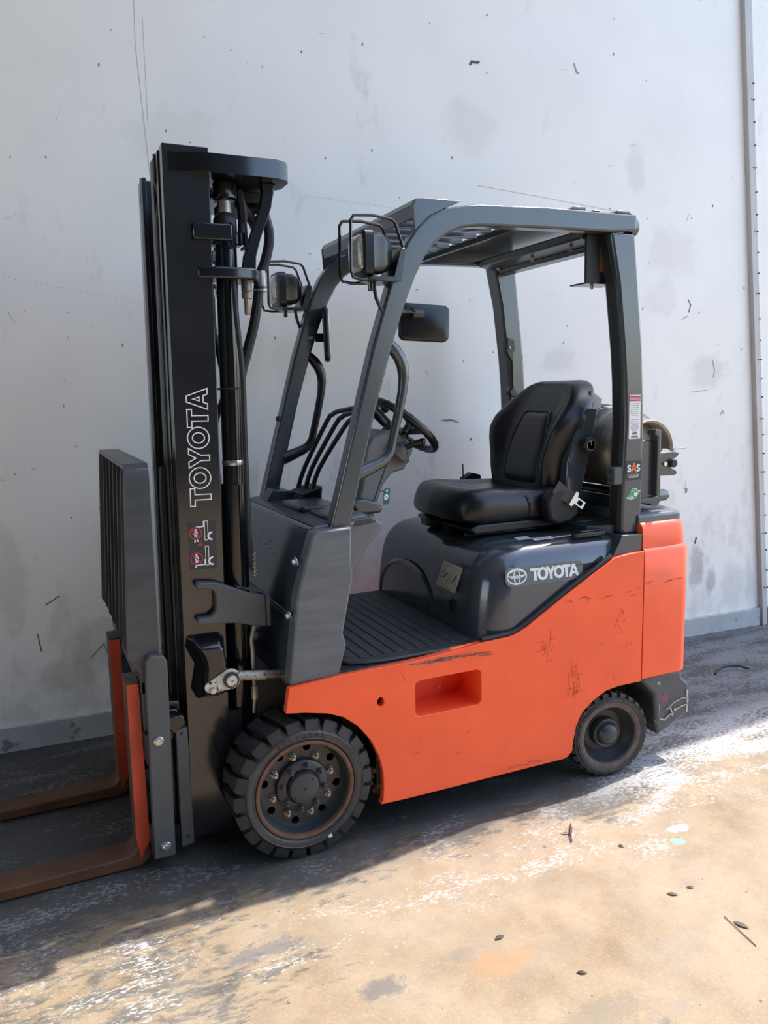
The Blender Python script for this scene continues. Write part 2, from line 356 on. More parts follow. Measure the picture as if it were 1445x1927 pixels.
        dd = math_('ADD', ln.outputs['Value'], math_('MULTIPLY', math_('SUBTRACT', noise(iso, 30, 6, 0.7), 0.5), 2.6))
        col = mix(math_('MULTIPLY', maprange(dd, 1.25, 0.55), st), col, (*c, 1))
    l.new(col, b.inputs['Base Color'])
    mr = maprange(med, 0.3, 0.7, 0.5, 0.72); l.new(mr, b.inputs['Roughness']); b.inputs['Specular IOR Level'].default_value = 0.35
    bp = n.new('ShaderNodeBump'); bp.inputs['Strength'].default_value = 0.25; bp.inputs['Distance'].default_value = 0.003
    l.new(math_('ADD', math_('MULTIPLY', fine, 0.5), s2), bp.inputs['Height']); l.new(bp.outputs[0], b.inputs['Normal'])
    return m
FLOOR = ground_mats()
def wall_mat():
    m = mat('painted_wall', (0.90, 0.862, 0.785), 0.36, spec=0.4, var=0.05, vscale=2.2, bump=0.12, bscale=22)
    n = m.node_tree.nodes; l = m.node_tree.links; b = n['Principled BSDF']; tc = [x for x in n if x.type == 'TEX_COORD'][0]
    src = b.inputs['Base Color'].links[0].from_socket
    def math_(op, a, c):
        q = n.new('ShaderNodeMath'); q.operation = op
        for i, v in enumerate((a, c)):
            if isinstance(v, (int, float)): q.inputs[i].default_value = v
            else: l.new(v, q.inputs[i])
        return q.outputs[0]
    def mixin(f, c):
        nonlocal src
        q = n.new('ShaderNodeMix'); q.data_type = 'RGBA'; l.new(f, q.inputs[0]); l.new(src, q.inputs[6]); q.inputs[7].default_value = (*c, 1); src = q.outputs[2]
    def noise(s, d=6, r=0.6, sc=(1, 1, 1)):
        mp = n.new('ShaderNodeMapping'); mp.inputs['Scale'].default_value = sc; l.new(tc.outputs['Object'], mp.inputs[0])
        q = n.new('ShaderNodeTexNoise'); q.inputs['Scale'].default_value = s; q.inputs['Detail'].default_value = d; q.inputs['Roughness'].default_value = r; l.new(mp.outputs[0], q.inputs['Vector']); return q.outputs[0]
    def mr(v, a, c, lo, hi):
        q = n.new('ShaderNodeMapRange'); q.interpolation_type = 'SMOOTHSTEP'
        for k, x in (('From Min', a), ('From Max', c), ('To Min', lo), ('To Max', hi)): q.inputs[k].default_value = x
        l.new(v, q.inputs[0]); return q.outputs[0]
    # dirt: faint smears, more of them low down
    sep = n.new('ShaderNodeSeparateXYZ'); l.new(tc.outputs['Object'], sep.inputs[0])
    low = mr(sep.outputs[2], 2.2, 0.2, 0.0, 0.13)
    mixin(math_('MULTIPLY', mr(math_('ADD', noise(3.4, 9, 0.7, (1.6, 1, 0.7)), low), 0.60, 0.74, 0, 1), 0.30), (0.42, 0.40, 0.36))
    mixin(math_('MULTIPLY', mr(noise(11, 9, 0.75, (0.5, 1, 2.2)), 0.66, 0.72, 0, 1), 0.22), (0.34, 0.32, 0.29))
    mixin(math_('MULTIPLY', mr(noise(38, 2, 0.4), 0.80, 0.83, 0, 1), 0.8), (0.10, 0.09, 0.08))
    wn = noise(7, 6, 0.7)
    for (x, z, rx, rz, c, st) in ((1.37, 2.73, 0.13, 0.12, (0.60, 0.57, 0.42), .40), (2.36, 2.60, 0.06, 0.13, (0.58, 0.54, 0.42), .5), (2.62, 2.20, 0.15, 0.13, (0.66, 0.60, 0.56), .5), (2.55, 1.95, 0.10, 0.10, (0.58, 0.54, 0.50), .4), (2.86, 0.42, 0.05, 0.13, (0.22, 0.21, 0.19), .75), (2.98, 0.33, 0.035, 0.09, (0.15, 0.145, 0.13), .7), (2.90, 1.55, 0.13, 0.10, (0.40, 0.37, 0.34), .45),
            (3.15, 0.28, 0.10, 0.14, (0.36, 0.34, 0.31), .4), (0.0, 2.55, 0.22, 0.12, (0.62, 0.60, 0.48), .3), (-0.45, 0.42, 0.14, 0.10, (0.40, 0.38, 0.33), .55), (-0.60, 0.30, 0.14, 0.06, (0.35, 0.33, 0.28), .5), (0.45, 1.62, 0.09, 0.12, (0.52, 0.52, 0.48), .35), (1.9, 1.62, 0.10, 0.07, (0.48, 0.46, 0.44), .4), (-0.78, 0.75, 0.06, 0.22, (0.46, 0.44, 0.40), .5)):
        cb = n.new('ShaderNodeVectorMath'); cb.operation = 'SUBTRACT'; l.new(tc.outputs['Object'], cb.inputs[0]); cb.inputs[1].default_value = (x, 0, z)
        sc = n.new('ShaderNodeVectorMath'); sc.operation = 'MULTIPLY'; l.new(cb.outputs[0], sc.inputs[0]); sc.inputs[1].default_value = (1/rx, 0, 1/rz)
        ln = n.new('ShaderNodeVectorMath'); ln.operation = 'LENGTH'; l.new(sc.outputs[0], ln.inputs[0])
        dd = math_('ADD', ln.outputs['Value'], math_('MULTIPLY', math_('SUBTRACT', wn, 0.5), 2.4))
        mixin(math_('MULTIPLY', mr(dd, 1.3, 0.6, 0, 1), st*0.6), c)
    l.new(src, b.inputs['Base Color'])
    return m
WALL = wall_mat()
CURB = mat('kerb_paint', (0.46, 0.46, 0.45), 0.6, var=0.15, vscale=9, wear=(0.20, 0.19, 0.18), wscale=11, wthr=0.60, bump=0.2, bscale=30)
TRIMM = mat('trim_paint', (0.52, 0.50, 0.47), 0.5, var=0.08, vscale=5, wear=(0.30, 0.28, 0.25), wscale=14, wthr=0.68)
STRUCT = {'kind': 'structure'}
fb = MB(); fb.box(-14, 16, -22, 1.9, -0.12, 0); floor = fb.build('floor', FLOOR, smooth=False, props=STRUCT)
def wy(x): return 1.278-0.0485*x                       # face of the wall
H = 5.4
def ex(z, bot, top): return bot+(top-bot)*z/3.53
# wall: from far left to the slanted trim
w = MB(); w.T = None
def wallprism(w, pts, t0, t1):
    A = [w.pt((x, wy(x)+t0, z)) for x, z in pts]; B = [w.pt((x, wy(x)+t1, z)) for x, z in pts]; k = len(pts)
    for i in range(k): w.face((A[i], A[(i+1) % k], B[(i+1) % k], B[i]))
    w.face(A[::-1]); w.face(B)
wallprism(w, [(-14, 0), (3.379, 0), (ex(H, 3.379, 3.021), H), (-14, H)], 0, 0.25)
wall = w.build('wall_back', WALL, smooth=False, props=STRUCT)
w = MB(); wallprism(w, [(-14, 0), (3.372, 0), (3.367, 0.113), (-14, 0.113)], -0.018, -0.0005)
w.build('baseboard_back', CURB, bevel=0.004, props=STRUCT)
# trim: two strips with a groove between, leaning as in the photo
tr = MB()
for a0, a1, p in ((3.379, 3.395, -0.030), (3.397, 3.428, -0.022)):
    wallprism(tr, [(a0, 0), (a1, 0), (ex(H, a1, a1-0.345), H), (ex(H, a0, a0-0.358), H)], p, 0.2)
trim = tr.build('trim_1', TRIMM, bevel=0.003, props=STRUCT)
w = MB(); wallprism(w, [(3.429, 0), (9, 0), (9, H), (ex(H, 3.429, 3.085), H)], -0.010, 0.25)
wr = w.build('wall_right', WALL, smooth=False, props=STRUCT)
w = MB(); wallprism(w, [(3.43, 0), (9, 0), (9, 0.113), (3.43, 0.113)], -0.028, -0.0105); w.build('baseboard_right', CURB, bevel=0.004, props=STRUCT)
# nails along the trim, chips and scuffs on the wall
nb = MB()
for i in range(26):
    z = 0.25+i*0.115+random.uniform(-.02, .02)
    for off in ((0.045,) if i % 3 else (0.022, 0.045)):
        x = ex(z, 3.385, 3.03)+off; nb.lathe([(0.004, -0.026), (0.004, -0.012)], (x, wy(x)-0.002, z), 'y', 8)
nb.build('trim_nail', BLACKM, trim, smooth=False, props={'kind': 'stuff'})
ud = Vector((1, -0.0485, 0)).normalized(); sc = Decal((0, wy(0), 0), ud, (0, 0, 1))
SCU = mat('scuff_grey', (0.30, 0.29, 0.27), 0.6); SCU2 = mat('scuff_dark', (0.075, 0.07, 0.065), 0.6); SCU3 = mat('scuff_faint', (0.52, 0.51, 0.48), 0.5)
for i in range(85):
    x = random.uniform(-0.8, 3.25); z = random.uniform(0.15, 3.4); L = random.choice((.010, .015, .025, .045)); a = rad(random.gauss(0, 40)); wd = random.uniform(.0008, .0022)
    if z > 2.3 and random.random() < .45: continue
    p = [(x+L*t*math.cos(a)+random.uniform(-.004, .004), z+L*t*math.sin(a)+random.uniform(-.004, .004)) for t in (-.5, 0, .5)]
    sc.line(p, wd, random.choice((SCU, SCU, SCU3, SCU3, SCU3) if L < .03 else (SCU, SCU3, SCU3)))
for i in range(110):
    x = random.uniform(-0.8, 3.3); z = random.uniform(0.1, 3.5); r = random.uniform(.0015, .0045); sc.poly(circ(x, z, r, 6, r*random.uniform(.7, 2)), random.choice((SCU2, SCU, SCU)))
for i in range(30): sc.poly(circ(-0.72+i*0.019, 1.972-i*0.0034+random.uniform(-.003, .003), .0022, 6), SCU3)
for i in range(34): sc.poly(circ(0.52+i*0.016, 2.36-i*0.001+random.uniform(-.003, .003), .0022, 6), SCU3)
sc.line([(1.42, 2.462), (1.8, 2.43), (2.25, 2.388)], .0022, SCU3); sc.line([(-0.13, 3.2), (-0.14, 2.9), (-0.115, 2.4)], .002, SCU3); sc.line([(-0.105, 3.0), (-0.11, 2.6)], .0015, SCU3)
for pts, wd, m in (([(1.385, 3.002), (1.395, 3.018), (1.425, 3.017), (1.437, 3.023)], .011, SCU2), ([(1.93, 3.52), (1.96, 3.47), (1.94, 3.45)], .008, SCU), ([(1.97, 3.08), (1.985, 3.04), (2.0, 3.035)], .007, SCU), ([(1.215, 1.335), (1.26, 1.338), (1.31, 1.322)], .006, SCU), ([(1.23, 1.332), (1.29, 1.334)], .003, SCU2), ([(2.74, 1.95), (2.76, 1.92), (2.745, 1.88)], .005, SCU2), ([(2.70, 1.84), (2.74, 1.86)], .004, SCU), ([(2.86, 0.60), (2.85, 0.56)], .010, SCU2), ([(2.93, 1.62), (2.95, 1.56), (2.94, 1.52)], .004, SCU), ([(2.78, 1.44), (2.90, 1.45)], .003, SCU), ([(3.0, 1.30), (3.02, 1.33), (3.03, 1.31)], .004, SCU),
    ([(-0.66, 0.62), (-0.60, 0.655)], .004, SCU2), ([(-0.70, 0.50), (-0.69, 0.42)], .004, SCU2), ([(-0.5, 0.36), (-0.44, 0.42), (-0.42, 0.36)], .005, SCU), ([(0.62, 2.07), (0.65, 2.06)], .004, SCU2), ([(1.53, 1.83), (1.55, 1.78), (1.555, 1.76)], .006, SCU), ([(1.85, 1.48), (1.89, 1.40), (1.90, 1.36)], .005, SCU3)): sc.line(pts, wd, m, 2)
o = sc.build('scuff_marks', wall); o['kind'] = 'stuff'
hb = MB(); x0 = 2.765
hb.prism([(x0-.012, .895), (x0+.002, .898), (x0+.014, .890), (x0+.012, .872), (x0+.002, .862), (x0-.004, .868), (x0-.002, .884)], 'y', wy(x0)-.0015, wy(x0)+.004); hb.build('chipped_hole', SCU, wall, smooth=False)
# unseen roof, added; its open end sets how much sun and sky come in; a strip of eaves runs on along the wall
ca = MB(); zc = 5.4; zk = zc*0.60; ye = lambda x: 0.143+0.055*(x-zk-2.297)+0.088*zc
ca.prism([(-14, 1.9), (12, 1.9), (12, ye(12)), (0.0, ye(0.0)), (0.0, -9.0), (-14, -9.0)], 'z', zc, zc+0.18)
ca.build('added_roof', mat('added_roof_grey', (.30, .29, .27), .7, var=.1), smooth=False, props=STRUCT)
# unseen dark facade added behind the camera to darken the reflections on the mast
w = MB(); w.box(-14, 4.5, -9.6, -9.0, 0, 6.0); w.build('added_facade', mat('added_facade_dark', (.045, .047, .05), .7, var=.2, vscale=2), smooth=False, props=STRUCT)
# ------------------------------------------------------------ the forklift
FL = thing('forklift', 'orange and dark grey counterbalance forklift with black mast parked along the white wall', 'forklift')
SHEAR = Matrix(((1, 0, 0.01725, -0.001035), (0, 1, 0, 0), (0, 0, 1, 0), (0, 0, 0, 1)))
# --- near side panel with step pocket
PAN = [(-0.0, .579), (-.014, .499), (.048, .49), (.124, .473), (.177, .45), (.227, .409), (.272, .349), (.299, .288), (.312, .229), (.313, .182), (.31, .135), (.301, .118), (.392, .115), (1.046, .113), (1.068, .118), (1.088, .138), (1.091, .174), (1.105, .232), (1.132, .28), (1.184, .318), (1.242, .344), (1.301, .352), (1.411, .352),
       (1.411, .865), (1.34, .863), (1.27, .855), (1.214, .827), (1.038, .735), (.882, .647), (.84, .630), (.809, .622), (.702, .618), (.475, .598), (.166, .590)]
POCK = rrect(.436, .692, .398, .524, .018, 4)[::-1]
HOLE = circ(.309, .477, .0125, 14, .016)[::-1]
for side in (0, 1):
    y0, y1 = (0.0, 0.028) if side == 0 else (mir(0.028), mir(0.0))
    m = MB(); m.prism(PAN if side == 0 else [(x, z-.035 if .585 < z < .66 and x < .9 else z) for x, z in PAN], 'y', y0, y1, holes=(POCK, HOLE) if side == 0 else ())
    pan = m.build('side_panel', ORANGE, FL, bevel=0.005, seg=3)
    if side == 0:
        panel = pan
        m = MB(); L = rrect(.434, .694, .396, .526, .018, 4)
        m.loft([[(x, 0.0285, z) for x, z in L], [(x, .150, z) for x, z in L]], caps=False); i = [m.pt((x, .150, z)) for x, z in L]; m.face(i)
        m.build('step_pocket', ORANGE, pan, fix=True)
        m = MB(); m.lathe([(.019, .0285), (.019, .12)], (.309, 0, .477), 'y', 14); m.build('hole_liner', BLACKM, pan)
# seam seal between bonnet and panel
m = MB(); SE = [(.70, .012, .626), (.80, .012, .630), (.84, .012, .637), (.876, .012, .653), (1.034, .012, .742), (1.21, .012, .834), (1.262, .012, .861)]
m.tube(SE, .0085, 8, smooth=4); m.build('seal_strip', BLACKM, FL)
# chassis hidden behind the panels
m = MB(); m.box(.34, 1.08, .155, mir(.03), .135, .575); m.box(1.06, 1.60, .16, mir(.16), .20, .86); m.box(-.06, .35, .17, mir(.17), .10, .56); m.box(.30, .36, .03, .2, .14, .5)
m.build('chassis', BLACKM, FL, smooth=False)
for ya, yb in ((.03, .16), (mir(.16), mir(.03))): m = MB(); m.box(1.05, 1.42, ya, yb, .40, .84); m.build('inner_wing', BLACKM, FL, smooth=False)
# dirt clod lodged behind the front tyre
m = MB()
for i in range(30):
    c = (random.uniform(.285, .318), random.uniform(.035, .10), random.uniform(.14, .235)); r = random.uniform(.008, .016); m.lathe([(.001, -r), (r*.8, -r*.5), (r, .2*r), (r*.6, r*.8), (.001, r)], c, 'z', 6)
o = m.build('caked_dirt', mat('caked_dirt', (.10, .085, .06), .9, var=.4, vscale=60), FL); o['kind'] = 'stuff'
# --- floor plate with rubber mat
m = MB(); m.prism([(.10, .02), (.705, .02), (.705, mir(.02)), (.10, mir(.02))], 'z', .575, .597); m.build('step_plate', BLACKM, FL, bevel=.004)
m = MB(); m.prism([(.22, .060), (.27, .040), (.34, .028), (.72, .030), (.72, mir(.05)), (.16, mir(.05)), (.16, .16)], 'z', .597, .609)
fm = m.build('floor_mat', MATR, FL, bevel=.005)
for i in range(11):
    m = MB(); x = .245+i*.043; m.box(x-.0165, x+.0165, .075 if i else .11, .82, .608, .6125); m.build('mat_rib', MATR, fm, bevel=.0025, seg=1)
m = MB(); m.bar((.24, .40, .70), (.315, .40, .64), .07, .012, (1, 0, 1)); m.tube([(.20, .40, .78), (.25, .40, .70)], .01, 8); m.build('brake_pedal', GREYS, FL, bevel=.003)
m = MB(); m.tube([(.13, .56, .73), (.25, .57, .735), (.34, .58, .705), (.385, .585, .665)], .016, 8, smooth=4); m.build('pedal_arm', GREY, FL)

# --- engine bonnet
def plan(x0, x1, y0, y1, r, z, n=8, rr=.03, rf=.055): return [(p[0], p[1], z) for p in arc(x1-rr, y1-rr, rr, 0, 90, n)+arc(x0+rf, y1-rf, rf, 90, 180, n)+arc(x0+r, y0+r, r, 180, 270, n)+arc(x1-rr, y0+rr, rr, 270, 360, n)]
m = MB(); rings = []
for z, ins in ((.604, -.002), (.66, 0), (.74, .004), (.80, .010), (.835, .017), (.865, .029), (.89, .046), (.908, .066), (.921, .092), (.929, .125), (.932, .165)):
    rings.append(plan(.708+ins*1.0+(z-.604)*.06, 1.41, .022+ins*.62, mir(-.005)-ins*.62, .115, z))
m.loft(rings); hood = m.build('engine_hood', HOOD, FL, ang=60)
# arched cover in the front of the bonnet
ya, yb, zt = .395, .865, .775
def frontx(z): return .708+(z-.604)*.06
AR = lambda e: [(yb+e, .607)]+[((ya+yb)/2+(yb-ya+2*e)/2*math.cos(rad(t)), .63+(zt+e-.63)*math.sin(rad(t))) for t in range(0, 181, 9)]+[(ya-e, .607)]
m = MB(); m.loft([[(frontx(z)-.0005, y, z) for y, z in AR(.018)], [(frontx(z)-.008, y, z) for y, z in AR(.008)], [(frontx(z)-.002, y, z) for y, z in AR(-.004)], [(frontx(z)-.0035, y, z) for y, z in AR(-.012)]]); m.build('arched_cover', HOOD, hood, ang=25)
m = MB(); L = rrect(-.023, .023, -.036, .036, .012); m.loft([[(frontx(.70)-.001, .236+a, .680+b) for a, b in L], [(frontx(.70)-.006, .236+a*.9, .680+b*.92) for a, b in L], [(frontx(.70)-.002, .236+a*.7, .680+b*.8) for a, b in L]]); m.build('vent_recess', BLACKM, hood, bevel=0)
d = Decal((frontx(.797)-.006, .258, .797), (0, -1, 0), (.10, -.45, 1))
d.poly([(-.075, -.048), (.075, -.052), (.072, .050), (-.072, .052)], CREAM)
for cx in (-.05, -.025, .0, .03, .055): d.line(circ(cx, .036, .006, 8), .0012, GREYD, 2, True)
d.line([(-.06, .005), (-.05, .02), (-.045, .0), (-.035, .018)], .003, GREYD, 2); d.line([(-.04, -.012), (-.015, .012)], .007, BLK, 2); d.line([(-.062, -.02), (-.05, -.008)], .005, BLK, 2)
d.line([(-.002, -.015), (.004, .01), (.012, -.005), (.016, -.022), (-.006, -.028)], .0018, GREYD, 2, True); d.line([(.022, -.02), (.03, .0), (.026, -.028)], .0018, GREYD, 2); d.poly([(.036, -.025), (.052, .012), (.046, .020), (.034, -.012)], BLK, 2); d.line([(.058, -.01), (.064, -.022), (.052, -.024)], .002, GREYD, 2, True); d.line([(-.04, -.042), (.04, -.044)], .0018, GREYD, 2)
d.build('instruction_label', hood)
def hoody(z):   # near face of the bonnet
    t = [(.604, -.002), (.66, 0), (.74, .004), (.80, .010), (.835, .017), (.865, .029), (.89, .046), (.908, .066)]
    for (a, i), (b_, j) in zip(t, t[1:]):
        if z <= b_: return .022+.62*(i+(j-i)*(z-a)/(b_-a))
    return .07
d = Decal((0.845, hoody(.827)-.0028, .827), (1, 0, -.018), (0, .13, 1))
L = [(-.035+.0*p[0]+p[0], p[1]) for p in rrect(0, .335, -.033, .033, .022)]
d.poly(L, CLEARG, 0); d.line(L, .0012, GREYD, 1, True)
d.line(circ(.012, 0, .040, 30, .0265), .0052, SILVER, 2, True); d.line(circ(.012, .0085, .036, 26, .0125), .0042, SILVER, 3, True); d.line(circ(.012, -.001, .0125, 22, .0245), .0042, SILVER, 3, True); d.line([(-.024, .002), (.048, .002)], .003, SILVER, 2)
word(d, 'TOYOTA', .070, -.0215, .045, .212, SILVER, 2)
d.build('maker_badge', hood)
d = Decal((1.05, .105, .9325), (1, .10, 0), (0, 1, 0)); d.poly([(-.07, -.006), (.02, -.012), (.03, .030), (-.06, .038)], WHITE, 1); d.poly([(-.12, .034), (-.055, .03), (-.045, .085), (-.10, .090)], CREAM, 1); d.poly([(.025, -.012), (.12, -.012), (.12, .006), (.03, .012)], CREAM, 1)
for i in range(4): d.line([(-.058+.002*i, .002+.008*i), (.015, -.004+.008*i)], .002, GREYD, 2)
d.line([(-.06, .034), (.02, .027)], .004, YELL, 2); d.build('caution_label', hood)
m = MB(); m.prism(rrect(1.135, 1.285, .060, .095, .014), 'z', .931, .948); m.prism(rrect(1.16, 1.27, .066, .086, .008), 'z', .948, .955); m.build('hood_latch', PLASTIC, hood, bevel=.003)
m = MB(); m.prism(rrect(.80, .86, .56, .64, .01), 'z', .931, .944); m.box(.81, .85, .575, .60, .944, .951); m.build('front_latch', PLASTIC, hood, bevel=.003)
d = Decal((.86, .52, .932), (1, 0, 0), (0, 1, 0)); d.poly([(-.03, -.05), (.05, -.05), (.05, .05), (-.03, .05)], YELL); d.build('yellow_label', hood)
m = MB(); m.prism([(1.22, .10), (1.41, .07), (1.41, mir(.07)), (1.22, mir(.10))], 'z', .928, .962)
for i in range(4): m.box(1.25, 1.40, .18+i*.16, .29+i*.16, .962, .967)
m.build('radiator_cover', DASH, FL, bevel=.006)

# --- counterweight
def cwplan(x0, x1, y0, y1, r, bul): 
    a = arc(x1-r, y0+r, r, -90, 0, 7); b_ = [(x1+bul*.7, YC-.2), (x1+bul, YC), (x1+bul*.7, YC+.2)]; c = arc(x1-r, y1-r, r, 0, 90, 7)
    return [(x0, y0)]+a+b_+c+[(x0, y1)]
m = MB(); rr = []
for z, i in ((.356, .006), (.362, 0), (.60, 0), (.858, .0), (.866, .004), (.872, .013), (.945, .016), (.958, .021), (.967, .032), (.972, .048)):
    rr.append([(x, y, z) for x, y in cwplan(1.415, 1.658-i*.6, .0+i, mir(0)-i, .055, .10)])
m.loft(rr); cwt = m.build('counterweight', ORANGE, FL, ang=40)
m = MB(); m.loft([[(x, y, z) for x, y in cwplan(1.413, 1.640-i, .035+i*.8, mir(.035)-i*.8, .04, .09)] for z, i in ((.965, 0), (.988, .0), (.996, .006), (1.000, .016))]); m.build('top_cover', GREYS, cwt, ang=30)
m = MB(); BP = [(1.413, .356), (1.632, .356), (1.632, .326), (1.664, .295), (1.660, .176), (1.504, .110), (1.490, .17), (1.478, .285)]
BUMP = mat('bumper_scraped_grey', (.060, .066, .072), .45, var=.15, vscale=6, wear=(.42, .37, .30), wscale=13, wthr=.63)
rings = []
for y, e in ((.000, .0), (.06, .0), (YC, .02), (mir(.06), .0), (mir(0), .0)): rings.append([(x+(e if x > 1.6 else 0), y+(.014 if z > .30 and y < .1 else 0), z) for x, z in BP])
m.loft(rings); m.build('lower_bumper', BUMP, cwt, bevel=.012, seg=3)
d = Decal((1.515, -.0005, .27), (1, 0, 0), (0, 0, 1))
for pts in ([(-.005, .01), (.0, -.02)], [(.012, .012), (.008, -.012), (.016, -.024)], [(.016, .014), (.022, -.01), (.026, -.02)]): d.line(pts, .0035, RED)
CHIP = mat('bare_chipped_edge', (.55, .50, .42), .7, var=.3, vscale=40)
for pts, wd in (([(.03, -.06), (.07, -.035), (.11, -.025), (.138, -.03)], .0035), ([(-.004, -.09), (.02, -.10), (.06, -.075), (.10, -.06), (.14, -.055)], .005), ([(.05, -.055), (.06, -.085), (.075, -.06)], .006), ([(.135, .005), (.14, -.05), (.136, -.09)], .008), ([(-.008, -.03), (-.004, -.10)], .003)): d.line(pts, wd, CHIP)
d.build('scrape_marks', cwt)
# worn patch along the step edge and the grime smears on the panel
SMEAR = mat('orange_smear', (.60, .090, .040), .5, var=.4, vscale=40); SM2 = mat('bare_scraped_paint', (.34, .26, .23), .5, var=.5, vscale=50); SM3 = mat('dark_scraped_paint', (.24, .075, .05), .5, var=.5, vscale=50)
d = Decal((0, -.0002, 0), (1, 0, 0), (0, 0, 1))
def streak(x, z, L, a, wd, m_, l=1):
    p = [(x+L*t*math.cos(rad(a))+random.uniform(-.003, .003), z+L*t*math.sin(rad(a))+random.uniform(-.002, .002)) for t in (-.5, -.2, .15, .5)]; d.line(p, wd, m_, l)
for i in range(26): streak(.56+random.gauss(0, .075), .583+random.gauss(0, .004), random.uniform(.02, .09), random.uniform(-3, 5), random.uniform(.0012, .0045), random.choice((SM3, SM3, SM2)), 1+i % 4)
for i in range(14): streak(random.uniform(1.05, 1.41), .716+random.gauss(0, .006), random.uniform(.01, .04), random.uniform(-10, 10), .002, SMEAR)
for i in range(10): streak(random.uniform(1.42, 1.60), .735+random.gauss(0, .008), random.uniform(.01, .035), random.uniform(-10, 10), .0022, SMEAR)
for i in range(16): streak(random.uniform(.93, 1.0), random.uniform(.50, .62), random.uniform(.01, .05), random.choice((80, 100, 60, 5)), .0014, SMEAR)
for i in range(22): streak(random.uniform(1.06, 1.12), random.uniform(.36, .47), random.uniform(.015, .06), random.choice((88, 92, 90, 3)), .0016, SMEAR)
for i in range(26): streak(random.uniform(.35, 1.38), random.uniform(.14, .55), random.uniform(.008, .03), random.uniform(-90, 90), .0012, SMEAR)
for i in range(8): streak(random.uniform(1.27, 1.33), random.uniform(.56, .65), random.uniform(.01, .03), random.choice((80, 20, -60)), .002, SMEAR)
for i in range(7): streak(.82+.02*i, .133+random.gauss(0, .003), random.uniform(.01, .03), 3, .003, SMEAR)
o = d.build('scratch_marks', panel); o['kind'] = 'stuff'

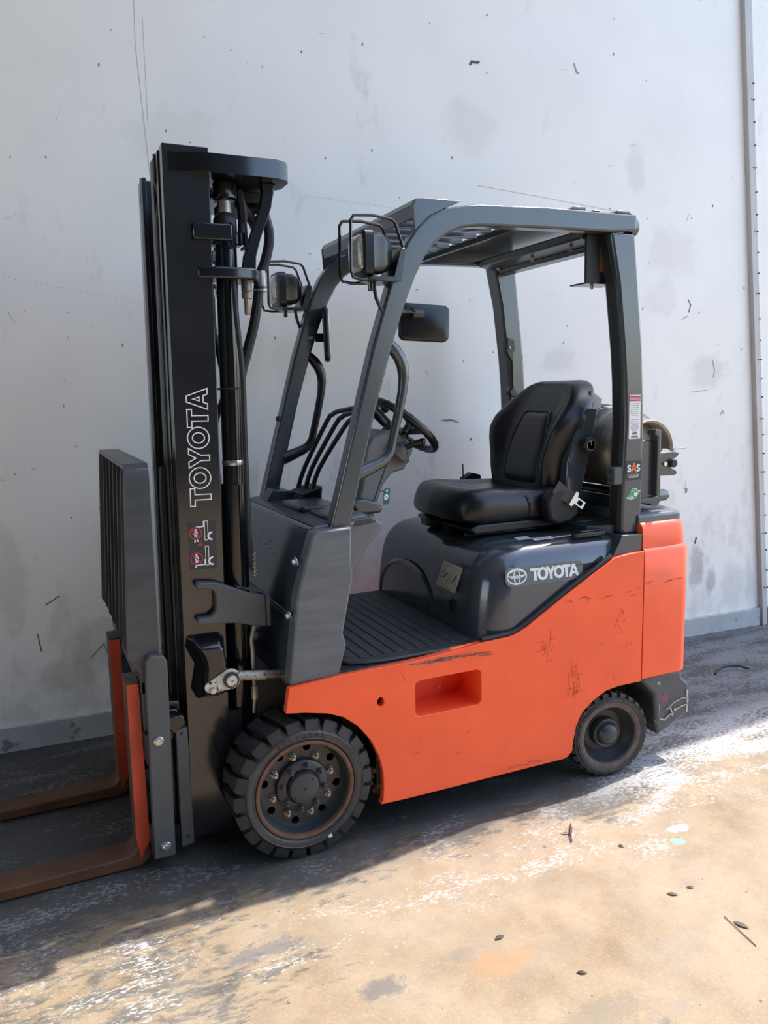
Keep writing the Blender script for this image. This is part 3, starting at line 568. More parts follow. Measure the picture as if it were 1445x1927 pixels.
# --- wheels
def wheel(name, c, R, W, rim, front, rot=0.0, near=True, label=None):
    """built with the outer face at y=0, width towards +y; turned for the far side"""
    T = Matrix.Translation(c) @ Matrix.Rotation(rot if near else rot+PI, 4, 'Z')
    t = MB(); t.T = T
    rt = R-.020 if front else R-.012
    t.lathe([(rim-.004, .03), (rim-.004, .006), (rim+.004, .001), (rim+.02, -.003), (rt-.022, -.002), (rt-.010, .003), (rt, .012), (rt, W-.012), (rim, W), (rim-.004, W-.03)], (0, 0, 0), 'y', 56, caps=False)
    n = 22 if front else 26; lr = R; li = rt-(.013 if front else .012)
    for k in range(n):
        for row in (0, 1):
            a0 = 2*PI*(k+.5*row)/n; wa = 2*PI/n*(.78 if front else .76)
            ys = [(-.001, 0, 1.0), (W*.30, .25, .8), (W*.56, .5, .62)] if row == 0 else [(W+.001, 0, 1.0), (W*.70, .25, .8), (W*.44, .5, .62)]
            rings = []
            for y, sk, ww in ys:
                ring = []
                for rr_, da, dy in ((li if y in (ys[0][0],) else rt-.004, -.5, 0), (lr-.006, -.5, 0), (lr, -.42, 0 if y != ys[0][0] else (.008 if row == 0 else -.008)), (lr, .42, 0 if y != ys[0][0] else (.008 if row == 0 else -.008)), (lr-.006, .5, 0), (li if y in (ys[0][0],) else rt-.004, .5, 0)):
                    a = a0+da*wa*ww+sk*2*PI/n*(1 if row == 0 else -1)*.55
                    ring.append((rr_*math.cos(a), y+dy, rr_*math.sin(a)))
                rings.append(ring)
            t.loft(rings)
    wp = t.build('drive_wheel' if front else 'steer_wheel', RUBBER, FL, ang=38)
    if label: wp['label'] = label
    s = MB(); s.T = T
    s.lathe([(rim+.003, -.0015), (rim+.006, -.0048), (rt-.018, -.0042), (rt-.014, .001)], (0, 0, 0), 'y', 64, caps=False)
    for rr_ in ((rim+.008, rt-.021) if front else (rim+.008, rt-.02)): s.lathe([(rr_-.0015, -.0045), (rr_, -.0062), (rr_+.0015, -.0045)], (0, 0, 0), 'y', 64, caps=False)
    if front and near:
        cu_txt = 'SOLIDEAL'
        dd = Decal((0, -.0050, 0), (1, 0, 0), (0, 0, 1)); dd.mb.T = None
        ow = s.build('sidewall', RUBBERW, wp, ang=50)
        tx = MB()
        for i, ch in enumerate(cu_txt):
            a = rad(90+24-i*6.9+4); rr_ = rim+.0115
            q = Decal((c[0]+rr_*math.cos(a), c[1]-.0047, c[2]+rr_*math.sin(a)), (math.sin(a), 0, -math.cos(a)), (math.cos(a), 0, math.sin(a))); q.text(ch, 0, 0, .022, BLK, 1, 'CENTER', 1.0)
            base = len(tx.v); tx.v += q.mb.v; tx.f += [tuple(k+base for k in f) for f in q.mb.f]; tx.m += [0]*len(q.mb.f)
        tx.build('tyre_lettering', mat('moulded_letters', (.010, .010, .010), .5), wp, smooth=False, fix=False)
    else: s.build('sidewall', RUBBERW, wp, ang=50)
    f = MB(); f.T = T
    if front: f.lathe([(rim+.001, .004), (rim-.001, -.004), (rim-.006, -.006), (rim-.013, -.003), (rim-.014, .012)], (0, 0, 0), 'y', 64, caps=False)
    else: f.lathe([(rim+.001, .004), (rim-.001, -.004), (rim-.010, -.005), (rim-.022, -.001), (rim-.024, .010)], (0, 0, 0), 'y', 64, caps=False)
    f.build('rim_flange', RUSTRIM if front else DUSTRIM, wp, ang=50)
    h = MB(); h.T = T
    if front:
        h.lathe([(rim-.013, .006), (rim-.017, .028), (rim-.024, .043), (.1365, .048)], (0, 0, 0), 'y', 64, caps=False)
        h.prism(circ(0, 0, .1367, 64), 'y', .048, .060, holes=[circ(.124*math.cos(a), .124*math.sin(a), .0135, 12)[::-1] for a in [2*PI*(k+.75)/8 for k in range(8)]])
        h.lathe([(.089, .048), (.086, .030), (.080, .026), (.058, .026), (.056, .030), (.0, .030)], (0, 0, 0), 'y', 40, caps=False)
        h.lathe([(.13, .09), (.13, .12)], (0, 0, 0), 'y', 40)
        hb_ = h.build('wheel_disc', RIM, wp, ang=35)
        q = MB(); q.T = T; q.lathe([(.054, .028), (.0535, .016), (.048, .008), (.030, .004), (.001, .003)], (0, 0, 0), 'y', 36)
        q.lathe([(.004, .004), (.0035, -.0005), (.0005, -.0005)], (0, 0, 0), 'y', 8); q.lathe([(.005, .012), (.004, .002), (.0005, .001)], (.027, 0, .026), 'y', 8); q.lathe([(.005, .012), (.004, .002), (.0005, .001)], (-.03, 0, -.024), 'y', 8)
        q.build('hub_cap', RIM, wp, ang=40)
        def nut(a, rr_, y0, rn, hh, mt, nm):
            q = MB(); q.T = T @ Matrix.Translation((rr_*math.cos(a), 0, rr_*math.sin(a)))
            q.lathe([(rn*1.25, y0), (rn*1.25, y0-.003), (rn, y0-.0035), (rn, y0-hh*.6)], (0, 0, 0), 'y', 6); q.lathe([(rn*.95, y0-hh*.6), (rn*.62, y0-hh*.66), (rn*.58, y0-hh), (rn*.2, y0-hh)], (0, 0, 0), 'y', 12); q.build(nm, mt, wp, ang=30)
        for k in range(8): nut(2*PI*(k+.33)/8, .1015, .048, .0105, .022, STEEL if near else RIM, 'lug_nut')
        for k in range(8): nut(2*PI*(k+.78)/8, .071, .026, .0095, .021, RIM, 'hub_bolt')
    else:
        h.lathe([(rim-.022, .006), (rim-.028, .03), (.082, .052), (.060, .050), (.0575, .020), (.053, .016), (.044, .018), (.042, .022)], (0, 0, 0), 'y', 48, caps=False); h.build('wheel_disc', RIM, wp, ang=35)
        q = MB(); q.T = T; q.lathe([(.043, .03), (.0425, .012), (.038, .002), (.025, -.005), (.001, -.008)], (0, 0, 0), 'y', 36); q.build('hub_cap', RIM, wp, ang=40)
    return wp
wf = wheel('drive_wheel', (.042, .004, .2315), .2315, .165, .165, True)
wheel('drive_wheel', (.042, mir(.004), .2315), .2315, .165, .165, True, near=False)
wheel('steer_wheel', (1.257, -.008, .166), .166, .115, .134, False, rot=rad(-8))
wheel('steer_wheel', (1.257, mir(.006), .166), .166, .115, .134, False, rot=rad(-8), near=False)
d = Decal((.042+.075, -.0008, .2315-.175), (1, 0, .25), (-.25, 0, 1)); d.poly([(-.006, -.005), (.007, -.006), (.006, .006), (-.005, .005)], WHITE); d.build('white_chip', wf)
# --- front cowl, dash and columns
m = MB(); m.prism([(.012, .56), (.103, 1.040), (.112, 1.058), (.135, 1.068), (.27, 1.072), (.20, .90), (.12, .60)], 'y', .075, mir(.06)); cowl = m.build('front_cowl', HOOD, FL, bevel=.008, seg=3)
m = MB(); m.bar((.052, .10, .77), (.052, .80, .77), .016, .02); m.build('cowl_ridge', DASH, cowl, bevel=.005)
d = Decal((.115, .83, 1.063), (0, -1, 0), (.45, 0, .25)); 
d = Decal((.0905, .76, .985), (0, -1, 0), (.19, 0, .98)); d.poly([(-.025, -.022), (.025, -.022), (.025, .022), (-.025, .022)], CREAM); d.poly([(-.02, -.018), (.02, -.018), (.02, -.002), (-.02, -.002)], PINK, 2); d.line([(-.018, .008), (.018, .008)], .005, GREYD, 2); d.line([(-.018, .016), (.012, .016)], .003, GREYD, 2); d.build('small_label', cowl)
d = Decal((.094, .5, 1.0), (0, -1, 0), (.19, 0, .98))
for i in range(26): d.poly(circ(-.05+random.gauss(0, .09), -.03+random.gauss(0, .022), random.uniform(.0012, .0045), 7), DASH)
o = d.build('paint_flakes', cowl); o['kind'] = 'stuff'
m = MB(); m.prism([(.12, 1.066), (.145, 1.072), (.33, 1.082), (.35, 1.06), (.26, 1.05), (.14, 1.05)], 'y', .08, mir(.06)); m.prism(rrect(.17, .32, .33, .56, .02), 'z', 1.07, 1.092); m.box(.19, .30, .12, .30, 1.07, 1.088)
dash = m.build('dash_top', DASH, FL, bevel=.008, seg=3)
m = MB(); m.prism([(.155, 1.07), (.185, 1.115), (.25, 1.11), (.275, 1.07)], 'y', .70, .80); m.build('dash_box', DASH, FL, bevel=.006)
m = MB(); m.prism([(.245, 1.087), (.30, 1.088), (.345, 1.076), (.381, 1.052), (.366, 1.028), (.30, .962), (.262, .905), (.236, .80), (.19, .62), (.17, .80)], 'y', .085, .44); m.build('knee_cover', COLUMN, FL, bevel=.014, seg=4)
m = MB(); m.prism([(.25, 1.07), (.40, 1.06), (.36, .98), (.22, .66), (.17, .8)], 'y', .44, mir(.16)); m.build('knee_cover', DASH, FL, bevel=.012, seg=3)
# lever boot and levers
m = MB(); rings = []
for i in range(15):
    t = i/14; e = (.007 if i % 2 else -.004); z = 1.068+.050*t; x0 = .282+.022*t; hw = .046-.010*t+e; hy = .10-.02*t+e
    rings.append([(x0+a, .66+b, z+a*.30) for a, b in rrect(-hw, hw, -hy, hy, .018, 3)])
m.loft(rings); boot = m.build('lever_boot', BLACKM, FL, ang=40)
for i, yl in enumerate((.735, .67, .61)):
    k = .014*i+.040; zz = -.010*i
    m = MB(); m.tube([(.268+k*.6, yl, 1.10), (.308+k*.5, yl, 1.195), (.392+k*.9, yl, 1.372+zz), (.412+k, yl, 1.396+zz), (.440+k, yl, 1.409+zz), (.56+k, yl, 1.428+zz)], .0095, 8, smooth=3)
    lv = m.build('hydraulic_lever', PLASTIC, FL)
    m = MB(); m.lathe([(.008, 0), (.017, .010), (.020, .028), (.016, .045), (.002, .052)], (.56+k, yl, 1.420+zz), 'z', 14); m.build('lever_knob', BLACKM, lv)
# column
m = MB(); m.prism([(.445, 1.275), (.47, 1.322), (.545, 1.345), (.612, 1.310), (.640, 1.268), (.600, 1.193), (.550, 1.184), (.512, 1.142), (.462, 1.02), (.40, .90), (.34, .92), (.385, 1.02), (.425, 1.14)], 'y', .385, .55); colm = m.build('steering_column', COLUMN, FL, bevel=.010, seg=3)
m = MB(); m.bar((.560, .384, 1.30), (.46, .384, 1.06), .003, .003); m.build('column_seam', BLACKM, colm)
m = MB(); m.prism([(.37, 1.09), (.42, 1.10), (.475, 1.085), (.497, 1.06), (.488, 1.042), (.40, 1.045)], 'y', .36, .384); m.build('column_pod', GREY, colm, bevel=.009, seg=3)
m = MB(); m.prism([(.40, 1.045), (.47, 1.04), (.445, .96), (.40, .95)], 'y', .375, .56); m.build('column_foot', COLUMN, colm, bevel=.005)
m = MB(); m.tube([(.497, .40, 1.125), (.520, .395, 1.118)], .004, 6); key = m.build('ignition_key', STEEL, colm)
d = Decal((.522, .388, 1.10), (.94, .34, 0), (.10, 0, 1)); d.poly(rrect(-.016, .018, -.032, .030, .010), TEAL); d.poly(circ(.0, -.004, .011, 14), WHITE, 2); d.poly(circ(.002, .019, .005, 10), WHITE, 2); d.line([(-.005, -.004), (.005, -.004)], .003, TEAL, 3); d.build('key_tag', key)
m = MB(); m.prism(rrect(-.055, .055, -.04, .04, .02), 'z', -.006, .003); m.T = None
axd = Vector((.62, -.30, .72)).normalized()
m = MB(); Q = axd.to_track_quat('Z', 'Y').to_matrix().to_4x4(); m.T = Matrix.Translation((.575, .378, 1.262)) @ Q
m.lathe([(.052, -.012), (.050, .004), (.044, .006), (.040, .000), (.036, .012), (.031, .006), (.027, .019), (.022, .013), (.017, .028), (.010, .030)], (0, 0, 0), 'z', 24); m.build('direction_lever_boot', GREYB, colm, ang=50)
m = MB(); m.tube([(.585, .372, 1.272), (.612, .350, 1.288), (.645, .325, 1.299)], [.009, .0125, .0125], 10); m.lathe([(.0125, -.004), (.0115, .008), (.004, .012)], (.645, .325, 1.299), 'x', 10); m.build('direction_lever', PLASTIC, colm)
# steering wheel
al = rad(40); ts = Vector((math.cos(al), 0, -math.sin(al))); ns = Vector((math.sin(al), 0, math.cos(al))); sc_ = Vector((.632, YC, 1.355)); Rw = .150
m = MB(); m.tube([sc_+ts*(Rw*math.cos(2*PI*k/56))+Vector((0, 1, 0))*(Rw*math.sin(2*PI*k/56)) for k in range(56)], [.0150+(.0012 if k % 2 else -.0008) for k in range(56)], 12, closed=True); swh = m.build('steering_wheel', PLASTIC, FL, ang=60)
m = MB()
for a in (40, 180-20, 270+10):
    e = sc_+ts*(Rw*math.cos(rad(a)))+Vector((0, 1, 0))*(Rw*math.sin(rad(a))); c0 = sc_-ns*.03; m.bar(c0, e, .032, .012, tuple(ns))
m.T = Matrix.Translation(sc_-ns*.035) @ ns.to_track_quat('Z', 'Y').to_matrix().to_4x4(); m.lathe([(.055, -.03), (.055, .0), (.047, .014), (.02, .018), (.001, .018)], (0, 0, 0), 'z', 28); m.build('wheel_spokes', PLASTIC, swh, bevel=.003)
m = MB(); kp = sc_-ts*.02-Vector((0, .145, 0)); m.T = Matrix.Translation(Vector((.588, .345, 1.345))) @ ns.to_track_quat('Z', 'Y').to_matrix().to_4x4(); m.lathe([(.012, -.01), (.012, .016), (.016, .022), (.026, .028), (.029, .040), (.022, .052), (.002, .055)], (0, 0, 0), 'z', 20); m.build('spinner_knob', PLASTIC, swh)

# --- front pillar bracket plates
BR = [(.006, .580), (.044, .866), (.098, 1.045), (.107, 1.056), (.118, 1.060), (.231, 1.064), (.227, .947), (.230, .903), (.191, .725), (.201, .685), (.172, .586)]
for y0, y1 in ((.014, .075), (mir(.075), mir(.014))):
    m = MB(); m.prism(BR, 'y', y0, y1); br = m.build('pillar_bracket', GREYS, FL, bevel=.007, seg=3)
    if y0 < .1:
        for (x, z) in ((.058, .965), (.030, .795)):
            q = MB(); q.T = Matrix.Translation((x-.004, .052, z)) @ Matrix.Rotation(rad(-14), 4, 'Y'); q.lathe([(.015, -.004), (.015, .000)], (0, 0, 0), 'x', 14, sgn=-1); q.lathe([(.010, .0), (.010, .010), (.007, .012)], (0, 0, 0), 'x', 6, sgn=-1); q.build('bracket_bolt', CHROME, br, smooth=False)

# --- overhead guard
SR = [(.170, 1.050), (.335, 1.628), (.393, 1.801), (.425, 1.880), (.458, 1.943), (.496, 1.992), (.542, 2.030), (.600, 2.056), (.66, 2.069), (.72, 2.077), (1.0, 2.087), (1.378, 2.088), (1.380, 2.031), (1.267, 2.021), (1.0, 2.017), (.80, 2.012), (.717, 2.008), (.66, 2.000), (.606, 1.979), (.558, 1.946), (.523, 1.905), (.487, 1.842), (.452, 1.763), (.403, 1.633), (.342, 1.440), (.236, 1.050)]
RP = [(1.262, 2.022), (1.301, 1.848), (1.330, 1.62), (1.341, 1.495), (1.347, 1.34), (1.341, 1.178), (1.339, .93), (1.433, .925), (1.434, 1.072), (1.435, 1.297), (1.431, 1.443), (1.420, 1.62), (1.396, 1.822), (1.372, 2.022)]
m = MB(); m.box(.50, .525, .10, mir(.10), 1.985, 2.005); m.T = None
og = MB(); og.prism(SR, 'y', .045, .100); guard = og.build('overhead_guard', GREY, FL, bevel=.008, seg=3)
gr2 = MB(); gr2.prism(SR, 'y', mir(.100), mir(.045)); gr2.build('side_rail', GREY, guard, bevel=.008, seg=3)
for y0, y1, nm in ((.045, .125, 'rear_pillar'), (mir(.125), mir(.045), 'rear_pillar')):
    m = MB(); m.prism(RP, 'y', y0, y1); rp = m.build('rear_pillar', GREY, guard, bevel=.010, seg=3)
    m = MB(); ya, yb = (.016, .128) if y0 < .2 else (mir(.128), mir(.016)); m.prism([(1.270, .852), (1.300, .90), (1.316, .932), (1.425, .928), (1.412, .925), (1.412, .862)], 'y', ya, yb); m.build('pillar_foot', GREY, guard, bevel=.006)
    if y0 < .2: near_rp = rp
GUS = [(.483, 2.058), (.494, 2.078), (.520, 2.082), (.66, 2.082), (.60, 2.056), (.54, 2.028), (.488, 1.978)]
# pillar edge channel
m = MB(); m.prism([(p[0]-.004, p[1]) for p in RP[:7]]+[(p[0]+.004, p[1]) for p in RP[6::-1]], 'y', .066, .112); m.build('pillar_channel', BLACKM, guard, bevel=.004)
m = MB(); m.prism(GUS, 'y', .050, .058); m.build('corner_gusset', GREY, guard, bevel=.002); m = MB(); m.prism(GUS, 'y', mir(.058), mir(.050)); m.build('corner_gusset', GREY, guard, bevel=.002)
m = MB(); m.prism([(.484, 2.060), (.495, 2.079), (.53, 2.084), (.53, 2.076), (.502, 2.070), (.497, 2.020), (.490, 2.020)], 'y', .06, mir(.06)); m.build('front_crossbar', GREY, guard, bevel=.003)
for i in range(7):
    y = .155+i*.104; m = MB(); m.prism([(.505, 2.030), (.90, 2.036), (.90, 2.074), (.505, 2.068)], 'y', y-.005, y+.005); m.prism([(.505, 2.026), (.90, 2.032), (.90, 2.036), (.505, 2.030)], 'y', y-.020, y+.005); m.build('roof_bar', GREY, guard, bevel=.004)
m = MB(); m.prism([(.893, 2.016), (.905, 2.016), (.905, 2.038), (.893, 2.038)], 'y', .10, mir(.10)); m.build('roof_crossbar', GREY, guard, bevel=.003)
m = MB(); m.prism([(1.000, 2.074), (1.36, 2.074), (1.36, 2.086), (1.000, 2.080)], 'y', .10, mir(.10)); m.build('roof_plate', GREY, guard, bevel=.003)
m = MB(); m.box(.66, .90, .10, mir(.10), 2.074, 2.080)
m = MB(); m.prism([(1.19, 2.040), (1.20, 2.012), (1.27, 2.000), (1.36, 2.005), (1.36, 2.040)], 'y', .13, mir(.10)); rx = m.build('rear_crossbar', DASH, guard, bevel=.005)
m = MB(); m.prism([(1.275, 2.001), (1.285, 1.983), (1.335, 1.980), (1.35, 2.003)], 'y', .16, mir(.13)); m.build('light_channel', BLACK, rx, bevel=.004)
for i in range(3): m = MB(); m.lathe([(.008, 0), (.006, -.010), (.003, -.012)], (1.245, .25+i*.25, 2.000), 'z', 8); m.build('roof_bolt', STEEL, rx)
m = MB(); m.prism([(1.085, 2.087), (1.105, 2.099), (1.155, 2.099), (1.155, 2.087)], 'y', .05, .09); m.box(1.19, 1.215, .05, .09, 2.087, 2.093); m.prism([(1.28, 2.088), (1.295, 2.099), (1.345, 2.099), (1.36, 2.088)], 'y', .05, .10); m.build('rail_lug', GREY, guard, bevel=.003)
m = MB(); m.lathe([(.036, 0), (.036, .020), (.031, .030), (.014, .033)], (1.375, .092, 2.052), 'x', 24); m.build('rear_lamp', GREY, guard)
m = MB(); m.loft([[(x, y, z) for x, z in rrect(1.203, 1.264, 1.853, 2.022, .008)] for y in (.105, .117)]); sbk = m.build('strobe_bracket', BLACKM, guard, bevel=.002); m = MB(); m.prism([(1.215, 1.853), (1.36, 1.853), (1.36, 1.859), (1.215, 1.859)], 'y', .117, .215); m.build('strobe_shelf', BLACK, guard, bevel=.002)
m = MB(); m.lathe([(.036, 0), (.036, .05), (.030, .085), (.012, .100)], (1.306, .166, 1.895), 'z', 20); stb = m.build('amber_strobe', AMBER, FL); m = MB(); m.lathe([(.04, -.035), (.04, .002)], (1.306, .166, 1.895), 'z', 20); m.build('strobe_base', BLACKM, stb)
m = MB(); m.tube([(1.265, .15, 1.853), (1.265, .15, 1.838)], .006, 8); m.build('strobe_screw', STEEL, stb)
# far rear pillar grab handle, small near bracket on the pillar
m = MB(); yh = mir(.05)-.012
m.prism([(1.302, 1.710), (1.345, 1.700), (1.350, 1.655), (1.338, 1.640), (1.342, 1.50), (1.362, 1.465), (1.360, 1.445), (1.325, 1.445), (1.310, 1.470), (1.330, 1.490), (1.328, 1.600), (1.315, 1.62), (1.300, 1.64)], 'y', mir(.12)-.045, mir(.12)-.008); gh = m.build('rear_grab_handle', PLASTIC, guard, bevel=.006)
m = MB(); m.lathe([(.006, 0), (.005, -.005), (.002, -.005)], (1.316, mir(.12)-.045, 1.665), 'y', 10); m.build('handle_screw', STEEL, gh)
m = MB(); m.box(1.302, 1.345, .050, .09, 1.118, 1.185); bk = m.build('pillar_bracket_block', GREYB, near_rp, bevel=.005); q = MB()
for z in (1.135, 1.168): q.lathe([(.006, 0), (.005, .004)], (1.3015, .07, z), 'x', 8, sgn=-1)
q.build('block_hole', BLACKM, near_rp)
# decals on the rear pillar
PX = 1.388
d = Decal((PX, .0447, 1.3685), (1, 0, .0), (-.006, 0, 1))
d.poly(rrect(-.0285, .0285, -.082, .082, .004), PINK, 0); d.poly(rrect(-.0265, .0265, -.080, .080, .003), WHITE, 1); d.poly([(-.026, .058), (.026, .058), (.026, .077), (-.026, .077)], RED, 2); d.text('WARNING', 0, .0625, .0125, WHITE, 3, squash=.92)
lines = ['Any modification', 'drilling, welding', 'or cutting holes', 'in the overhead', 'guard can not be', 'authorised. See', 'specifications.', '', 'Please contact', 'the local Toyota', 'Material Handling', 'for guidance', 'before installing', 'accessories on', 'this truck']
for i, t_ in enumerate(lines):
    if t_: d.text(t_, 0, .0475-.0072*i, .0066, GREYD, 2, squash=.95)
d.poly([(-.011, -.062), (.011, -.0615), (.011, -.0575), (-.011, -.058)], BLK, 2); d.poly([(-.017, -.076), (.017, -.076), (.017, -.071), (-.017, -.071)], GREYD, 2); d.line([(-.014, -.0665), (.014, -.0665)], .0016, GREYD, 2); d.build('warning_label', near_rp)
d = Decal((PX, .0447, 1.169), (1, 0, 0), (0, 0, 1)); d.poly(rrect(-.036, .036, -.036, .036, .006), BLK, 1)
for cx in (-.0215, .0215): d.line([(cx+p[0]*.0078, .0085+p[1]*.0115) for p in ((.85, .55), (.45, .92), (0, 1), (-.55, .85), (-.85, .5), (-.55, .18), (0, 0), (.55, -.18), (.85, -.5), (.55, -.85), (0, -1), (-.5, -.9), (-.9, -.55))], .0058, WHITE, 3)
AP = lambda e: [(-.0135-e, -.009-e), (-.0050-e*.5, .029+e), (.0050+e*.5, .029+e), (.0135+e, -.009-e), (.0085, -.009-e), (.006, 0), (-.006, 0), (-.0085, -.009-e)]
d.poly(AP(.0009), BLK, 4); d.poly([(-.0135, -.009), (-.0050, .029), (.0050, .029), (.0135, -.009), (.0075, -.009), (.0055, .000), (-.0055, .000), (-.0075, -.009)], ORG, 5, [[(-.0030, .007), (.0030, .007), (0, .018)]])
d.text('SYSTEM OF ACTIVE', 0, -.0185, .0062, WHITE, 3, squash=.95); d.text('STABILITY', 0, -.0275, .0105, WHITE, 3, squash=1.0); d.text('STABILITY', .0004, -.0275, .0105, WHITE, 4, squash=1.0); d.build('stability_label', near_rp)
d = Decal((PX, .0447, 1.081), (1, 0, 0), (0, 0, 1))
LF = [(-.037, -.014), (-.022, -.003), (-.012, .014), (.000, .022), (.014, .020), (.024, .010), (.038, .009), (.027, .003), (.022, -.006), (.010, -.018), (-.008, -.022), (-.024, -.018)]
d.poly(LF, WHITE, 1); d.poly([(p[0]*.9-.001, p[1]*.88) for p in LF], GREEN, 2); d.line([(-.006, .016), (-.008, -.006)], .0022, WHITE, 3); d.line([(.004, .014), (.004, .002)], .0018, WHITE, 3); d.poly(circ(.012, -.004, .0085, 12), WHITE, 3); d.poly(circ(-.006, -.011, .004, 10), WHITE, 3); d.line([(-.026, -.012), (.008, -.017)], .002, WHITE, 3); d.poly([(.024, .008), (.036, .0085), (.026, .004)], WHITE, 3); d.poly(circ(.010, -.010, .0035, 8), GREEN, 4); d.build('green_leaf_label', near_rp)

# --- lamps with wire guards, mirrors, grab handles
def headlight(yc, dx):
    m = MB(); L = lambda w, h, x, r: [(x, yc+a, 1.897+b) for a, b in rrect(-w, w, -h, h, r, 4)]
    m.loft([L(.050, .054, .282+dx, .014), L(.060, .066, .286+dx, .018), L(.061, .067, .312+dx, .02), L(.056, .062, .318+dx, .02), L(.054, .060, .345+dx, .02), L(.044, .050, .372+dx, .02), L(.026, .030, .388+dx, .015)]); hl = m.build('headlight', PLASTIC, FL, ang=40)
    m = MB(); L2 = lambda s_, x: [(x, yc+a*s_, 1.897+b*s_) for a, b in rrect(-.048, .048, -.053, .053, .014, 4)]; m.loft([L2(1, .2815+dx), L2(.97, .276+dx), L2(.8, .270+dx), L2(.4, .267+dx)]); m.build('lens', LENS, hl, ang=60)
    for yy in (-.045, .045):
        m = MB(); Y = yc+yy
        m.tube([(.420+dx, Y, 1.905), (.392+dx, Y, 1.985), (.380+dx, Y, 1.996), (.262+dx, Y, 1.998) if 0 else (.316+dx, Y, 2.004), (.256+dx, Y, 2.000), (.246+dx, Y, 1.985), (.243+dx, Y, 1.840), (.250+dx, Y, 1.822), (.280+dx, Y, 1.817), (.405+dx, Y, 1.822)], .0048, 8); m.build('wire_guard', BLACK, hl)
    m = MB(); m.prism([(.30+dx, 1.818), (.30+dx, 1.826), (.38+dx, 1.828), (.405+dx, 1.915), (.425+dx, 1.91), (.405+dx, 1.815), (.36+dx, 1.812)], 'y', yc-.055, yc+.055); m.tube([(.325+dx, yc, 1.84), (.325+dx, yc, 1.79)], .009, 8); m.build('lamp_bracket', BLACK, hl, bevel=.002)
    return hl
h1 = headlight(.035, .0); h2 = headlight(mir(.035), 0.0)
m = MB(); m.tube([(.345, .055, 1.815), (.350, .05, 1.77), (.37, .052, 1.735), (.385, .056, 1.72)], .006, 8, smooth=4); m.build('lamp_wire', HOSE, h1)
m = MB(); m.tube([(.36, mir(.055), 1.83), (.365, mir(.06), 1.78), (.40, mir(.05), 1.70)], .006, 8, smooth=4); m.build('lamp_wire', HOSE, h2)
# near mirror (its dark back faces the camera)
def mirror(O, U, V, w, h, arm):
    O = Vector(O); U = Vector(U).normalized(); V = Vector(V).normalized(); N = U.cross(V)
    m = MB(); F = lambda s_, k: [O+U*a*s_+V*b*s_+N*k for a, b in rrect(-w, w, -h, h, .022, 5)]
    m.loft([F(.93, .012), F(1, .006), F(1, -.004), F(.98, -.009), F(.93, -.012)]); mm = m.build('rear_view_mirror', PLASTIC, FL, ang=50)
    m = MB(); m.loft([F(.90, .0125), F(.88, .0135)]); m.build('mirror_glass', MIRROR, mm, smooth=False)
    m = MB(); m.tube(arm, .008, 8); m.lathe([(.018, -.02), (.018, .02)], arm[-1], 'x', 10); m.build('mirror_arm', BLACK, mm)
mirror((.570, .155, 1.708), (-.97, .10, .05), (0.10, .13, .99), .090, .062, [(.425, .095, 1.735), (.50, .12, 1.742), (.54, .145, 1.735)])
mirror((.470, mir(.11), 1.716), (.34, .94, .0), (-.03, 0, .99), .085, .108, [(.37, mir(.09), 1.70), (.42, mir(.105), 1.705), (.450, mir(.10), 1.706)])
m = MB(); m.box(.405, .428, .05, .094, 1.72, 1.76); m.build('mirror_clamp', BLACK, guard, bevel=.003)
# grab handles on the front pillars
def handle(y):
    m = MB(); P = [(.395, y, 1.640), (.425, y, 1.612), (.452, y, 1.562), (.449, y, 1.48), (.410, y, 1.325), (.398, y, 1.285), (.365, y, 1.255), (.275, y, 1.222)]
    m.tube(P, [.017, .021, .020, .016, .015, .017, .020, .026], 12, smooth=2); return m.build('grab_handle', GREY if y < .3 else PLASTIC, guard)
handle(.082); handle(mir(.082))
for (x, z) in ((.262, 1.385),): m = MB(); m.lathe([(.012, 0), (.010, -.004), (.004, -.005)], (x-.005, mir(.100), z), 'y', 12); m.build('pillar_plug', BLACKM, guard)
m = MB(); m.lathe([(.022, 0), (.020, -.003), (.010, -.004)], (.425, mir(.100), 1.77), 'y', 16); m.build('pillar_plug', BLACKM, guard)
# --- operator seat
SY = .455
m = MB(); m.prism([(.80, .934), (.80, .948), (1.28, .948), (1.28, .934)], 'y', .27, .30); m.prism([(.80, .934), (.80, .948), (1.28, .948), (1.28, .934)], 'y', .61, .64)
m.prism([(.815, .948), (.79, .968), (.83, .985), (1.26, .985), (1.28, .968), (1.25, .950)], 'y', .235, .675); m.prism([(.735, .955), (.735, .99), (.76, .995), (.80, .985), (.79, .952)], 'y', .47, .53); seat = m.build('operator_seat', PLASTIC, FL, bevel=.008, seg=3)
# cushion: lofted rounded slab, dished in the middle
def grid_solid(fu, nu, nv, name, mt, parent, sub=1):
    m = MB(); A = [[m.pt(fu(i/nu, j/nv, 1)) for j in range(nv+1)] for i in range(nu+1)]; B = [[m.pt(fu(i/nu, j/nv, 0)) for j in range(nv+1)] for i in range(nu+1)]
    for i in range(nu):
        for j in range(nv): m.face((A[i][j], A[i+1][j], A[i+1][j+1], A[i][j+1])); m.face((B[i][j], B[i][j+1], B[i+1][j+1], B[i+1][j]))
    for i in range(nu): m.face((A[i][0], B[i][0], B[i+1][0], A[i+1][0])); m.face((A[i][nv], A[i+1][nv], B[i+1][nv], B[i][nv]))
    for j in range(nv): m.face((A[0][j], A[0][j+1], B[0][j+1], B[0][j])); m.face((A[nu][j], B[nu][j], B[nu][j+1], A[nu][j+1]))
    return m.build(name, mt, parent, sub=sub, ang=180)
sm = lambda a, b, x: (lambda t: t*t*(3-2*t))(max(0, min(1, (x-a)/(b-a))))
